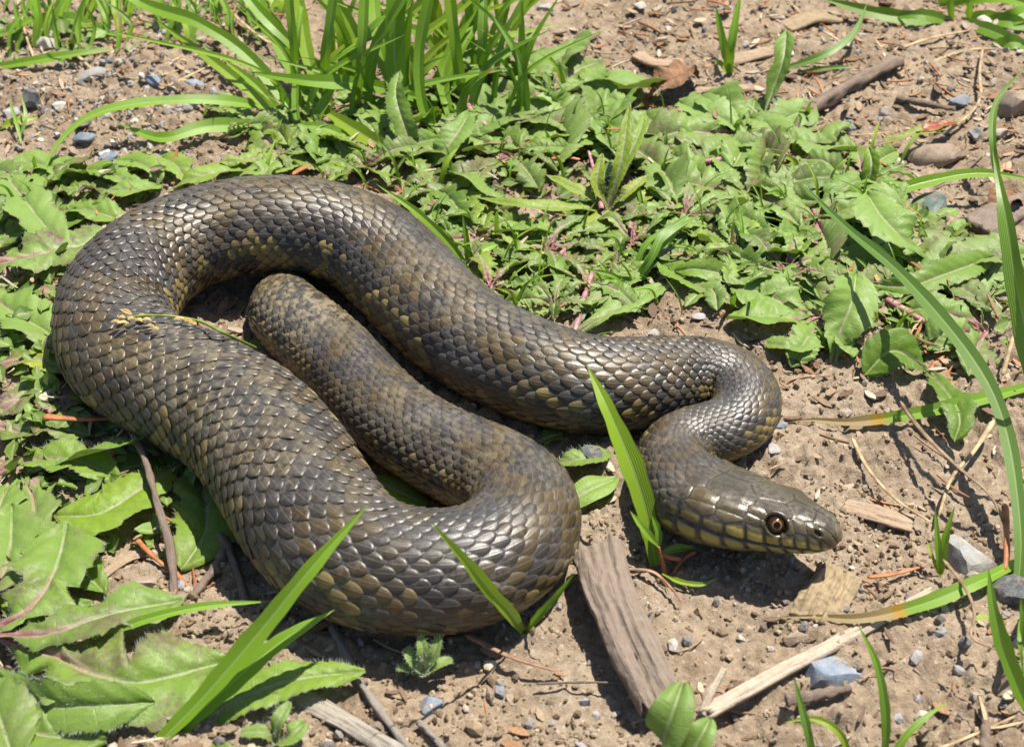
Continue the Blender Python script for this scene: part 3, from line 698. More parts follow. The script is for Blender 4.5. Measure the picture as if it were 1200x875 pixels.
# behind the upper coil
r5 = plant(170, 225, 'row of soft leaves peeping over the topmost coil')
for q in ([(185, 232, 4), (150, 212, 22), (118, 200, 22), (92, 200, 12)], [(180, 228, 4), (185, 205, 26), (160, 190, 26), (135, 188, 14)], [(190, 230, 4), (225, 210, 24), (262, 200, 24), (290, 195, 12)],
          [(230, 225, 4), (215, 205, 22), (205, 192, 24), (190, 184, 16)], [(110, 245, 4), (130, 225, 20), (160, 222, 22), (190, 215, 14)], [(260, 215, 4), (290, 202, 20), (322, 198, 20), (350, 192, 10)],
          [(90, 235, 4), (60, 215, 14), (40, 200, 14)]):
    add_leaf(r5, q, 21, 4, .4, tint=.5 + .2 * rng.random(), pale=.3 + .4 * rng.random(), hairs=60)
# under the tall grass
r6 = plant(470, 190, 'grey green hairy plant under the tall grass tuft')
add_leaf(r6, [(492, 188, 4), (476, 152, 46), (464, 112, 78), (468, 84, 88)], 15, 6, .15, hairs=260, tint=.42, pale=.35, kind='lance', roll=.5)
add_leaf(r6, [(500, 200, 4), (522, 175, 34), (540, 150, 48), (550, 132, 48)], 20, 6, .15, hairs=160, tint=.35, pale=.6, kind='lance')
add_leaf(r6, [(500, 205, 4), (540, 205, 24), (570, 225, 26), (600, 240, 16)], 14, 6, .15, hairs=200, tint=.5, pale=.4, kind='lance', roll=.4)
rosette((450, 195, 0), 9, 80, 140, .24, 61, (-20, 200), root=r6, pale=(.2, .7))
r7 = plant(380, 150, 'leafy plant beneath the horizontal grass blade')
rosette((385, 150, 0), 11, 80, 140, .24, 71, (0, 360), root=r7, pale=(.2, .6))
r8 = plant(560, 130, 'dull green plant below the upright grass blades')
rosette((560, 140, 0), 12, 80, 150, .23, 81, (0, 360), root=r8, pale=(.3, .8))
# yellow-green crown
r9 = plant(712, 245, 'yellow green rosette with narrow upright leaves amid the mat')
for q, w_, tn in (([(712, 246, 4), (655, 243, 26), (610, 240, 34), (560, 232, 26)], 12, .75), ([(712, 246, 4), (728, 190, 60), (738, 120, 110)], 9, .8), ([(712, 246, 4), (735, 225, 30), (760, 205, 38)], 9, .95),
               ([(712, 246, 4), (700, 215, 40), (706, 180, 66)], 9, .9), ([(712, 246, 4), (745, 235, 20), (790, 215, 24)], 11, .9), ([(712, 246, 4), (680, 225, 26), (640, 205, 30)], 10, .8),
               ([(712, 246, 4), (690, 262, 16), (650, 270, 16)], 10, .85), ([(712, 248, 4), (730, 262, 14), (760, 275, 14)], 10, .9), ([(712, 244, 4), (720, 215, 30), (748, 160, 70), (756, 130, 80)], 9, .7)):
    add_leaf(r9, q, w_, 6, .12, tint=tn, pale=.05, kind='lance', hairs=60)
# mats
SPOTS = [  # crown x, y, leaves, lmin, lmax, width ratio, seed, angle span, label
 (645, 120, 14, 80, 150, .26, 91, (0, 360), 'broad pale lobed plant at the back of the mat'),
 (700, 165, 13, 80, 140, .25, 92, (0, 360), 'grey green lobed plant behind the yellow green rosette'),
 (600, 190, 13, 70, 130, .24, 93, (0, 360), 'tangled plant between the grass tuft and the yellow green rosette'),
 (560, 285, 13, 60, 110, .20, 94, (0, 360), 'toothed plant close behind the middle of the snake'),
 (640, 300, 15, 60, 110, .19, 95, (0, 360), 'ragged small leaved plant with purple stalks behind the snake'),
 (690, 345, 13, 55, 100, .20, 96, (0, 360), 'plant with curled toothed leaves nearest the snake neck'),
 (770, 190, 13, 70, 120, .22, 97, (0, 360), 'pale plant beside the crumpled brown leaf'),
 (800, 265, 15, 70, 125, .20, 98, (0, 360), 'pink stalked plant in the middle of the mat'),
 (870, 165, 12, 80, 130, .28, 99, (0, 360), 'broad pale plant under the bent blue green blade'),
 (880, 235, 13, 70, 125, .24, 100, (0, 360), 'dusty leaved plant in front of the thick dead stick'),
 (860, 315, 12, 70, 130, .22, 101, (0, 360), 'plant with long drooping leaves above the bare soil'),
 (955, 265, 13, 70, 120, .24, 102, (0, 360), 'dense leafy plant under the long blue green blade'),
 (1010, 215, 10, 70, 115, .22, 103, (0, 360), 'thin plant beside the red tipped leaf'),
 (1080, 330, 13, 80, 140, .25, 104, (0, 360), 'wide leaved plant in front of the dark teal stone'),
 (960, 390, 8, 60, 110, .26, 105, (60, 330), 'plant with sharply pointed upright leaf at the mat edge'),
 (510, 235, 10, 55, 95, .22, 107, (0, 360), 'small toothed plant by the thin blades behind the bend'),
 (330, 195, 8, 60, 100, .24, 108, (0, 360), 'soft leaved plant behind the top of the upper coil'),
 (740, 290, 13, 60, 105, .19, 109, (0, 360), 'toothed plant with curled leaves in front of the yellow green rosette'),
 (920, 335, 11, 60, 110, .22, 110, (0, 360), 'low plant between the drooping leaves and the upright leaf'),
 (1060, 275, 9, 60, 100, .24, 111, (0, 360), 'plant half hidden behind the long slanting blade'),
 (505, 272, 9, 40, 70, .24, 112, (0, 360), 'tiny rosette tucked against the bend of the snake'),
 (575, 345, 9, 40, 75, .24, 113, (0, 360), 'tiny rosette against the back of the snake beneath the purple stalks'),
 (650, 372, 9, 40, 70, .22, 114, (0, 360), 'tiny ragged rosette by the pink stalk end'),
 (830, 350, 7, 45, 80, .20, 115, (0, 360), 'sparse rosette on bare soil behind the neck'),
 (430, 205, 8, 50, 90, .24, 116, (0, 360), 'rosette peeping over the coil under the tall tuft'),
 (300, 160, 8, 50, 95, .24, 117, (0, 360), 'rosette beside the short broad blade on the stony patch'),
 (925, 190, 9, 60, 105, .26, 118, (0, 360), 'pale rosette at the thick end of the dead stick'),
 (40, 235, 8, 50, 95, .26, 119, (0, 360), 'pale rosette below the stony patch'),
 (1150, 400, 8, 70, 120, .26, 106, (40, 260), 'green plant behind the dark grass blade'),
]
mats = {}
for (x, y, n, l0, l1, wr, sd_, an, lab) in SPOTS:
    pr_ = plant(x, y, lab); mats[sd_] = pr_
    big = sd_ in (91, 92, 97, 99, 100, 102, 104, 105, 106, 111, 118)
    rosette((x, y, 0), n - 3 if big else n, l0 * (1.12 if big else .75), l1 * (1.25 if big else 1.05), wr * (1.08 if big else 1), sd_, an, root=pr_, skip=1.05 if l1 > 80 else .92, pale=(.5, 1.0) if big else (.1, .9), red=(0, .8), tint=(.2, .55) if big else (.08, .8), lobes=(3, 5) if big else (4, 9), depth=(.2, .5) if big else (.4, .75), kind='rosette' if sd_ % 4 else 'lance', lift=(4, 16) if big else (5, 22))
mm = N('pink_stalk'); n1 = mm.noise(500, 3, .6, mm.pos())
mat_stalk = mm.done(mm.bsdf(mm.ramp(n1, [(.35, (.22, .07, .10)), (.55, (.36, .17, .19)), (.7, (.40, .32, .24))]), .6, None, .3))
def stalk(root, pts, r_):
    C = spline(PP(pts), n=24); T_, S_, N_ = frames(C); a = np.arange(8) / 8 * 2 * np.pi
    V = C[:, None] + (r_ * U * 1.15 * np.linspace(1.1, .6, 24))[:, None, None] * (np.cos(a)[None, :, None] * S_[:, None] + np.sin(a)[None, :, None] * N_[:, None])
    obj('stalk', mesh_from('stalk', V.reshape(-1, 3), gridF(24, 8, True)), mat_stalk, root)
for sd_, pts, r_ in ((96, [(672, 398, 6), (684, 350, 20), (704, 290, 18)], 3.4), (95, [(592, 356, 6), (630, 322, 16), (690, 268, 14)], 3.4), (98, [(800, 240, 18), (850, 245, 20), (910, 240, 14)], 3), (109, [(705, 246, 16), (700, 215, 24), (690, 178, 22)], 3), (97, [(800, 190, 20), (840, 188, 20), (880, 170, 14)], 4), (105, [(900, 372, 8), (930, 392, 14), (965, 402, 10)], 4), (93, [(548, 105, 20), (552, 130, 24), (585, 160, 16)], 4), (104, [(1040, 352, 20), (1080, 375, 24), (1120, 395, 16)], 4), (101, [(760, 175, 18), (730, 200, 22), (718, 236, 14)], 4)):
    stalk(mats[sd_], pts, r_)
rw_ = np.random.default_rng(77)
for sd_, root in list(mats.items()):                      # fine grass that grows up through the mat
    c0 = np.array(root.location)
    for k in range(5):
        x, y = c0[0] + rw_.normal() * 50 * U, c0[1] + rw_.normal() * 50 * U
        if under_snake(np.array([[x, y]]), 1.25)[0]: continue
        h_ = (30 + 45 * rw_.random()) * U; a = rw_.random() * 6.28; l = (15 + 50 * rw_.random()) * U
        C = np.array([[x, y, 0], [x + math.cos(a) * l * .35, y + math.sin(a) * l * .35, h_ * .7], [x + math.cos(a) * l, y + math.sin(a) * l, h_]])
        obj('blade', blade_mesh(C, (1.2 + 2.8 * rw_.random() ** 2) * U, seed=int(rw_.integers(1e6)), tint=.4 + .6 * rw_.random(), roll=rw_.random()), mat_grass, root)
# hand-laid leaves that stand out in the photograph
add_leaf(mats[96], [(668, 398, 6), (700, 374, 24), (740, 352, 26), (780, 334, 18)], 22, 4, .3, tint=.45, pale=.8, hairs=120, cup=.15)
add_leaf(mats[96], [(665, 395, 4), (690, 360, 22), (725, 335, 24), (760, 320, 14)], 16, 5, .3, tint=.4, pale=.7, red=.4, hairs=60)
add_leaf(mats[101], [(890, 372, 6), (848, 350, 24), (806, 328, 30), (770, 306, 24)], 20, 5, .25, tint=.5, pale=.3, hairs=200, cup=.3, red=.3)
add_leaf(mats[101], [(890, 340, 6), (850, 322, 34), (815, 315, 40), (790, 318, 30)], 15, 5, .2, tint=.5, pale=.2, roll=.5)
add_leaf(mats[105], [(975, 432, 6), (982, 395, 34), (998, 355, 60), (1004, 318, 70)], 34, 4, .2, tint=.46, pale=.7, hairs=120, roll=-.35, cup=.2)
add_leaf(mats[105], [(1000, 412, 6), (960, 400, 24), (930, 405, 26), (892, 402, 14)], 20, 5, .4, tint=.42, pale=.7, red=.4, hairs=60)
add_leaf(mats[104], [(1088, 305, 10), (1062, 282, 44), (1035, 255, 60), (1016, 226, 62)], 36, 4, .15, tint=.46, pale=.75, hairs=80, cup=.15)
add_leaf(mats[104], [(1000, 330, 8), (1060, 335, 34), (1110, 320, 40), (1165, 300, 30)], 20, 6, .2, tint=.40, pale=.3, roll=-.5, hairs=100)
add_leaf(mats[104], [(1090, 440, 8), (1066, 418, 34), (1042, 412, 42), (1012, 440, 22)], 28, 3, .15, tint=.30, pale=.0, hairs=80, roll=.4, cup=.3)
add_leaf(mats[104], [(1080, 430, 6), (1110, 460, 30), (1125, 490, 26), (1118, 518, 14)], 22, 3, .5, tint=.28, pale=.0, hairs=80)
add_leaf(mats[103], [(1015, 230, 6), (1022, 195, 40), (1018, 172, 50)], 12, 3, .1, tint=.5, pale=.0, kind='lance', roll=.6)
add_leaf(mats[99], [(890, 150, 6), (905, 110, 40), (918, 70, 78), (922, 36, 96)], 16, 4, .3, tint=.36, pale=.4, roll=.5)
add_leaf(mats[99], [(880, 170, 6), (850, 140, 24), (820, 130, 26), (796, 120, 16)], 30, 4, .2, tint=.45, pale=.95)
# red-tipped leaf
r10 = plant(1030, 165, 'small leaf with a bright red tip lying by the grey pebbles')
add_leaf(r10, [(1030, 168, 8), (1060, 160, 18), (1090, 152, 22), (1124, 142, 18)], 11, 3, .2, tint=.9, red=.2, kind='lance')
mm = N('red_leaf'); n1 = mm.noise(160, 3, .6, mm.pos())
mat_red = mm.done(mm.bsdf(mm.ramp(n1, [(.35, (.12, .02, .01)), (.5, (.22, .04, .012)), (.65, (.20, .12, .03))]), .45, None, .4))
C_ = PP([(1072, 155, 20), (1090, 150, 24), (1122, 143, 20)])
o = obj('leaf_tip', leaf_mesh(C_, 9 * U * 1.25, 3, .2, kind='lance', seed=4)[0], mat_red, r10)
o['label'] = 'bright red withered tip'

# dead brown crumpled leaf
mm = N('dead_leaf'); p = mm.pos(); n1 = mm.noise(200, 4, .6, p); n2 = mm.noise(1500, 3, .6, p)
mat_dead = mm.done(mm.bsdf(mm.ramp(mm.math('ADD', mm.math('MULTIPLY', n1, .6), mm.math('MULTIPLY', n2, .4)), [(.3, (.07, .035, .018)), (.5, (.20, .11, .06)), (.7, (.32, .20, .12))]), .8, mm.bump(n2, .5, .0008), .2))
for k, (pts, w_, lab) in enumerate((([(752, 122, 4), (775, 100, 26), (790, 92, 30), (812, 85, 12)], 24, 'crumpled brown dead leaf at the back edge of the mat'),
                                    ([(900, 402, 3), (925, 418, 12), (945, 428, 10), (960, 440, 4)], 15, 'torn brown dead leaf beside the neck loop'),
                                    ([(860, 392, 3), (880, 398, 10), (905, 395, 6)], 9, 'small curled brown dead leaf behind the neck loop'),
                                    ([(1150, 260, 3), (1170, 240, 14), (1200, 232, 14)], 22, 'brown weathered bark flake near the dark teal stone'))):
    C_ = PP(pts); d_ = ((C_.mean(0) - CAM) @ FWD) / DIST
    tag(obj('dead_leaf' if k < 3 else 'bark_flake', leaf_mesh(C_, w_ * U * d_, 4, .4, cup=.5, wave=.3, seed=900 + k)[0], mat_dead), lab, 'dead leaf' if k < 3 else 'bark')

# ---------------------------------------------------------------- grass
def tuft(x, y, label, name='grass_tuft', cat='grass'):
    return empty(name, P(x, y, 0), label, cat, 'grass growing round the snake')
g1 = tuft(450, 165, 'tall bright green grass tuft behind the upper coil')
B = [ # pts, half width, tint, roll
 ([(365, 165, 0), (300, 75, 70), (235, 28, 110), (150, -8, 130)], 10, .55, .5), ([(355, 160, 0), (320, 130, 30), (250, 72, 70), (180, 22, 90)], 8, .72, .5),
 ([(500, 118, 6), (430, 100, 60), (360, 95, 80), (285, 84, 70)], 11, .45, .3), ([(505, 198, 6), (450, 172, 22), (410, 148, 32), (362, 118, 40)], 12, .78, .3),
 ([(345, 130, 6), (250, 118, 50), (160, 122, 60), (100, 140, 52), (62, 178, 30), (50, 215, 10)], 9, .50, .0), ([(345, 150, 4), (250, 148, 26), (190, 162, 26), (138, 145, 22)], 11, .52, .1),
 ([(345, 120, 0), (345, 60, 90), (338, -10, 170)], 7, .62, .4), ([(385, 130, 0), (382, 70, 100), (392, -10, 190)], 8, .32, .6), ([(418, 140, 0), (424, 70, 110), (428, -20, 200)], 8, .40, .3),
 ([(430, 150, 0), (440, 60, 110), (480, -15, 200)], 10, .44, .5), ([(470, 150, 0), (462, 60, 110), (466, -20, 200)], 15, .48, .2), ([(450, 150, 0), (420, 75, 80), (440, 30, 130), (478, 5, 160)], 9, .38, .5),
 ([(515, 170, 2), (495, 120, 50), (492, 60, 110), (505, -15, 190)], 9, .5, .3), ([(545, 130, 0), (535, 60, 90), (526, -15, 170)], 9, .66, .4), ([(548, 120, 0), (575, 55, 90), (615, 5, 150)], 6, .66, .3),
 ([(500, 128, 4), (550, 90, 50), (600, 60, 70), (640, 30, 90)], 8, .56, .2), ([(490, 130, 0), (480, 80, 50), (500, 40, 90), (560, -10, 150)], 8, .75, .5), ([(380, 140, 0), (330, 60, 70), (300, -10, 130)], 9, .55, .3),
 ([(350, 170, 0), (346, 120, 40), (348, 70, 80)], 6, .35, .2), ([(358, 170, 0), (375, 130, 40), (400, 90, 80)], 9, .7, .4), ([(470, 130, 0), (500, 70, 60), (545, 30, 110)], 7, .8, .2),
 ([(400, 120, 0), (400, 40, 100), (380, -20, 160)], 8, .6, .3), ([(560, 110, 0), (552, 40, 90), (548, -20, 160)], 6, .5, .3), ([(520, 90, 0), (512, 20, 90), (500, -20, 140)], 10, .8, .3),
 ([(440, 100, 0), (410, 30, 80), (385, -15, 130)], 10, .6, .3), ([(455, 90, 0), (470, 30, 80), (510, -15, 140)], 9, .7, .3), ([(590, 70, 0), (610, 20, 60), (640, -20, 110)], 6, .6, .2),
 ([(420, 120, 0), (330, 40, 90), (280, -20, 140)], 9, .5, .4), ([(530, 150, 0), (520, 80, 60), (560, 10, 130)], 9, .6, .2), ([(400, 150, 0), (365, 80, 60), (350, 0, 130)], 10, .7, .2), ([(480, 150, 0), (446, 60, 90), (436, -20, 160)], 9, .55, .2), ([(500, 140, 0), (540, 60, 80), (580, -15, 140)], 9, .62, .2), ([(440, 180, 0), (380, 150, 30), (330, 150, 34)], 8, .6, .2), ([(330, 135, 0), (300, 100, 24), (262, 70, 40)], 8, .6, .2)]
for pts, hw_, tn, rl in B:
    if pts[-1][1] < 10: pts = pts + [(2 * pts[-1][0] - pts[-2][0], pts[-1][1] - 110, pts[-1][2] + 110)]
    add_blade(g1, pts, hw_ * .78, tint=min(1, tn + .14), roll=rl)
rb = np.random.default_rng(41)
for k in range(46):
    x = 335 + 290 * rb.random(); y = 50 + 110 * rb.random(); lx = rb.normal() * 95; h_ = 90 + 130 * rb.random()
    add_blade(g1, [(x, y, 0), (x + lx * .3, y - h_ * .45, h_ * .55), (x + lx * 1.2, y - h_ * .85 + 20 * rb.random(), h_ * (.8 + .3 * rb.random()))], 2.5 + 5 * rb.random() ** 1.5, tint=.35 + .55 * rb.random(), roll=rb.random(), dry=.25 * (rb.random() < .12))
g1b = tuft(60, 60, 'sparse grass at the far stony corner')
for pts, hw_, tn, rl in [([(-10, 42, 0), (10, 38, 20), (45, 18, 40)], 9, .6, .2), ([(-10, 80, 2), (50, 70, 16), (100, 62, 22), (140, 58, 16)], 6, .6, .1), ([(40, 55, 0), (45, 20, 40), (38, -20, 80)], 5, .7, .2), ([(60, 20, 0), (90, 25, 16), (145, 45, 8)], 8, .5, 0), ([(50, 30, 0), (70, 5, 30), (80, -15, 50)], 8, .7, .2), ([(20, 60, 0), (22, 30, 30), (15, 0, 60)], 4, .5, .2), ([(0, 150, 2), (20, 142, 10), (45, 138, 8)], 5, .95, .1), ([(20, 165, 0), (30, 140, 20), (25, 110, 40)], 2, .5, 0), ([(25, 168, 0), (18, 140, 18), (10, 115, 30)], 2, .6, 0)]:
    add_blade(g1b, pts, hw_, tint=tn, roll=rl)
g1c = tuft(250, 10, 'grass and straw behind the long leaning blade at the back')
for k in range(80):
    x = 5 + 320 * rng.random(); y = 8 + 62 * rng.random() ** 1.4
    add_blade(g1c, [(x, y, 0), (x + 20 * (rng.random() - .5), y - 30, 30), (x + 60 * (rng.random() - .5), y - 60, 50 + 20 * rng.random())], 1.8 + 3.5 * rng.random() ** 2, tint=.4 + .5 * rng.random(), roll=rng.random(), dry=.4 * (rng.random() < .2))
for lab, x, y, bl in (
 ('small forked grass sprout in the brown litter', 855, 88, [([(855, 88, 0), (850, 60, 40), (838, 5, 100)], 5, .7, .3), ([(856, 88, 0), (858, 50, 50), (868, -10, 110)], 5, .6, .3), ([(854, 88, 0), (845, 75, 12), (835, 70, 10)], 3, .7, 0)]),
 ('bent blue green grass blade arching over the dead stick', 920, 80, [([(915, 82, 4), (965, 65, 26), (1000, 40, 40), (1016, 5, 60)], 5, .25, .2), ([(935, 85, 2), (970, 80, 12), (1000, 78, 8)], 3, .2, 0)]),
 ('grass clump with flat wide blades at the far corner', 1120, 25, [([(1120, 28, 0), (1040, 18, 16), (960, -2, 26)], 8, .45, 0), ([(1120, 28, 0), (1080, 18, 22), (1040, 20, 10)], 7, .4, 0), ([(1125, 25, 0), (1170, 40, 20), (1230, 70, 10)], 8, .4, 0), ([(1115, 28, 0), (1114, 0, 40), (1116, -20, 60)], 4, .6, .2), ([(1130, 20, 0), (1180, 25, 20), (1230, 40, 8)], 9, .6, 0), ([(1150, 30, 0), (1190, 20, 26), (1220, 5, 30)], 10, .65, 0), ([(1135, 25, 0), (1137, 0, 40), (1136, -20, 60)], 4, .6, .2), ([(1100, 5, 0), (1160, -5, 30), (1220, 10, 30)], 9, .7, 0), ([(1160, 60, 0), (1185, 50, 20), (1210, 55, 14)], 9, .6, 0)]),
 ('thin wiry grass blade curving down beside the grey pebbles', 1175, 225, [([(1175, 230, 0), (1164, 170, 60), (1168, 120, 90), (1200, 80, 120)], 4.5, .3, .2)]),
 ('green blade tucked among leaves before the dark teal stone', 985, 245, [([(985, 250, 2), (1030, 230, 22), (1090, 212, 34), (1150, 203, 36), (1220, 212, 30)], 7, .6, .2)]),
 ('long blue green grass blade slanting over the leaves', 1196, 700, [([(1192, 700, 4), (1196, 620, 40), (1178, 500, 80), (1140, 420, 105), (1060, 325, 120), (990, 265, 112), (938, 214, 90)], 9, .16, .25)]),
 ('broad dark green grass blade rising beside the long slanting one', 1240, 560, [([(1235, 600, 0), (1222, 470, 110), (1196, 360, 200), (1178, 250, 270), (1163, 176, 300)], 14, .30, .3)]),
 ('nearly level grass blade with a dried straw tip behind the head', 1225, 450, [([(1225, 448, 6), (1140, 470, 30), (1070, 485, 24), (1000, 494, 16), (950, 492, 10), (905, 497, 6)], 8, .62, .2, .32)]),
 ('low grass blade with a dried straw tip over the pale splinter', 1195, 655, [([(1200, 655, 4), (1150, 680, 26), (1080, 708, 22), (1010, 724, 16), (950, 722, 10), (888, 724, 6)], 8.5, .62, .2, .42)]),
 ('upright grass blades before the grey white stone', 1195, 830, [([(1215, 850, 0), (1185, 780, 50), (1166, 720, 90), (1158, 665, 120)], 10, .55, .3), ([(1212, 700, 0), (1196, 740, 60), (1200, 800, 30)], 5, .5, .2), ([(1230, 800, 0), (1205, 740, 70), (1196, 700, 100)], 12, .35, .2)]),
 ('four slim grass blades sprouting at the lower edge', 980, 900, [([(955, 895, 0), (945, 850, 36), (930, 792, 70)], 5, .32, .2), ([(1000, 900, 0), (985, 860, 26), (955, 842, 34), (918, 846, 26)], 4.5, .95, .1), ([(1036, 900, 0), (1038, 840, 46), (1028, 780, 86), (1004, 728, 110)], 5.5, .4, .3), ([(1036, 905, 0), (1060, 865, 26), (1085, 840, 36), (1112, 822, 36)], 4.5, .55, .2)]),
 ('broad upright grass blade standing before the neck', 770, 665, [([(768, 662, 0), (757, 600, 52), (738, 540, 100), (712, 478, 140), (688, 428, 160)], 13.5, .82, -.15)]),
 ('bright grass blade leaning across the lowest coil', 610, 735, [([(614, 742, 0), (600, 722, 52), (578, 697, 104), (548, 660, 165), (504, 610, 235)], 8.5, .80, .1)]),
 ('short thin blade at the outer curve of the lowest coil', 620, 730, [([(614, 742, 0), (635, 717, 40), (655, 695, 66), (674, 670, 96)], 4.5, .66, .1)]),
 ('pair of wide light green blades crossing in front of the snake', 185, 872, [([(180, 875, 6), (235, 820, 44), (300, 745, 96), (365, 665, 150), (434, 588, 190)], 12.5, .72, .0), ([(200, 866, 6), (255, 815, 40), (325, 755, 72), (392, 714, 86)], 12.5, .68, .2)]),
 ('slender blade bowing over the lower corner leaf', 120, 745, [([(108, 750, 26), (170, 726, 40), (240, 710, 46), (320, 704, 40)], 5.5, .66, .2)]),
 ('thin blades behind the bend of the snake', 520, 300, [([(556, 330, 0), (530, 290, 40), (490, 250, 80), (440, 215, 110)], 5, .76, .2), ([(550, 325, 0), (548, 290, 40), (542, 250, 80)], 4, .6, .2), ([(535, 310, 0), (560, 295, 20), (592, 282, 20)], 6, .72, 0), ([(545, 330, 0), (520, 315, 16), (505, 300, 20)], 6, .7, 0)]),
 ('arching dark grass blades in the mat above the snake', 740, 330, [([(738, 335, 2), (762, 305, 40), (778, 275, 60), (812, 248, 66)], 5, .35, .2), ([(740, 335, 2), (768, 295, 36), (795, 268, 50), (820, 252, 50)], 5, .45, .2), ([(742, 335, 2), (755, 290, 40), (790, 260, 56)], 4, .4, .2)]),
 ('thin yellow green blade lying under the far coil', 340, 190, [([(290, 172, 6), (330, 176, 14), (372, 178, 10)], 4, .9, 0), ([(350, 165, 2), (400, 172, 8), (440, 185, 4)], 3, .6, 0)]),
 ):
    gt = tuft(x, y, lab, 'grass_shoot' if len(bl) == 1 else 'grass_tuft')
    for b in bl: add_blade(gt, b[0], b[1], tint=b[2], roll=b[3], dry=b[4] if len(b) > 4 else 0.0, face=.75)
# ---------------------------------------------------------------- stones, wood, needles, straw
def stone_mesh(size, flat, seed, cuts=15, sub=3):
    r = np.random.default_rng(seed)
    bm = bmesh.new(); bmesh.ops.create_icosphere(bm, subdivisions=sub, radius=1.0)
    V = np.array([v.co[:] for v in bm.verts]); F = np.array([[v.index for v in f.verts] for f in bm.faces]); bm.free()
    V = V * (1 + .16 * (fbm(V[:, 0] * 1.5 + 9, V[:, 1] * 1.5 + V[:, 2] * 1.3, 3, seed)[:, None] - .5) * 2)
    for k in range(cuts):
        n = nrm(r.normal(size=3)); d = .48 + .32 * r.random()
        h = V @ n; V = V - np.outer(np.maximum(0, h - d), n)
    V = V * (1 + .025 * (fbm(V[:, 0] * 6 + 9, V[:, 1] * 6 + V[:, 2] * 5, 3, seed)[:, None] - .5) * 2)
    V = V * np.array([size[0], size[1], size[0] * flat])
    return V, F

def stone_mat(name, c1, c2, c3_=None, speck=.35):
    m = N(name); p = m.pos(); a = m.noise(260, 5, .62, p); b = m.noise(2600, 3, .6, p); d = m.noise(90, 3, .5, p)
    c = m.ramp(a, [(.32, c1), (.66, c2)])
    if c3_: c = m.mix(m.rng(d, .5, .62, 0, .85), c, c3_)
    c = m.mix(m.rng(b, .6, .72, 0, speck), c, (.5, .48, .44)); c = m.mix(m.rng(b, .42, .3, 0, .45), c, tuple(x * .4 for x in c1))
    # soil dust caught on the stone
    c = m.mix(m.rng(m.noise(500, 3, .6, p), .48, .70, 0, .75), c, (.27, .20, .145))
    return m.done(m.bsdf(c, .78, m.bump(b, .5, .0004), .3))
SM = dict(blue=stone_mat('blue_grey_stone', (.12, .15, .19), (.22, .27, .34)), grey=stone_mat('pale_grey_stone', (.20, .20, .19), (.34, .34, .32)), white=stone_mat('white_stone', (.30, .27, .23), (.50, .46, .40), speck=.1),
          dark=stone_mat('dark_slate_stone', (.035, .04, .045), (.10, .115, .12), (.26, .28, .28)), brown=stone_mat('brown_stone', (.17, .12, .085), (.32, .25, .19)), teal=stone_mat('teal_stone', (.04, .06, .055), (.12, .17, .15), (.30, .33, .30)),
          cream=stone_mat('cream_stone', (.42, .35, .25), (.60, .52, .40)), lav=stone_mat('lavender_stone', (.27, .26, .30), (.42, .41, .45), speck=.1))
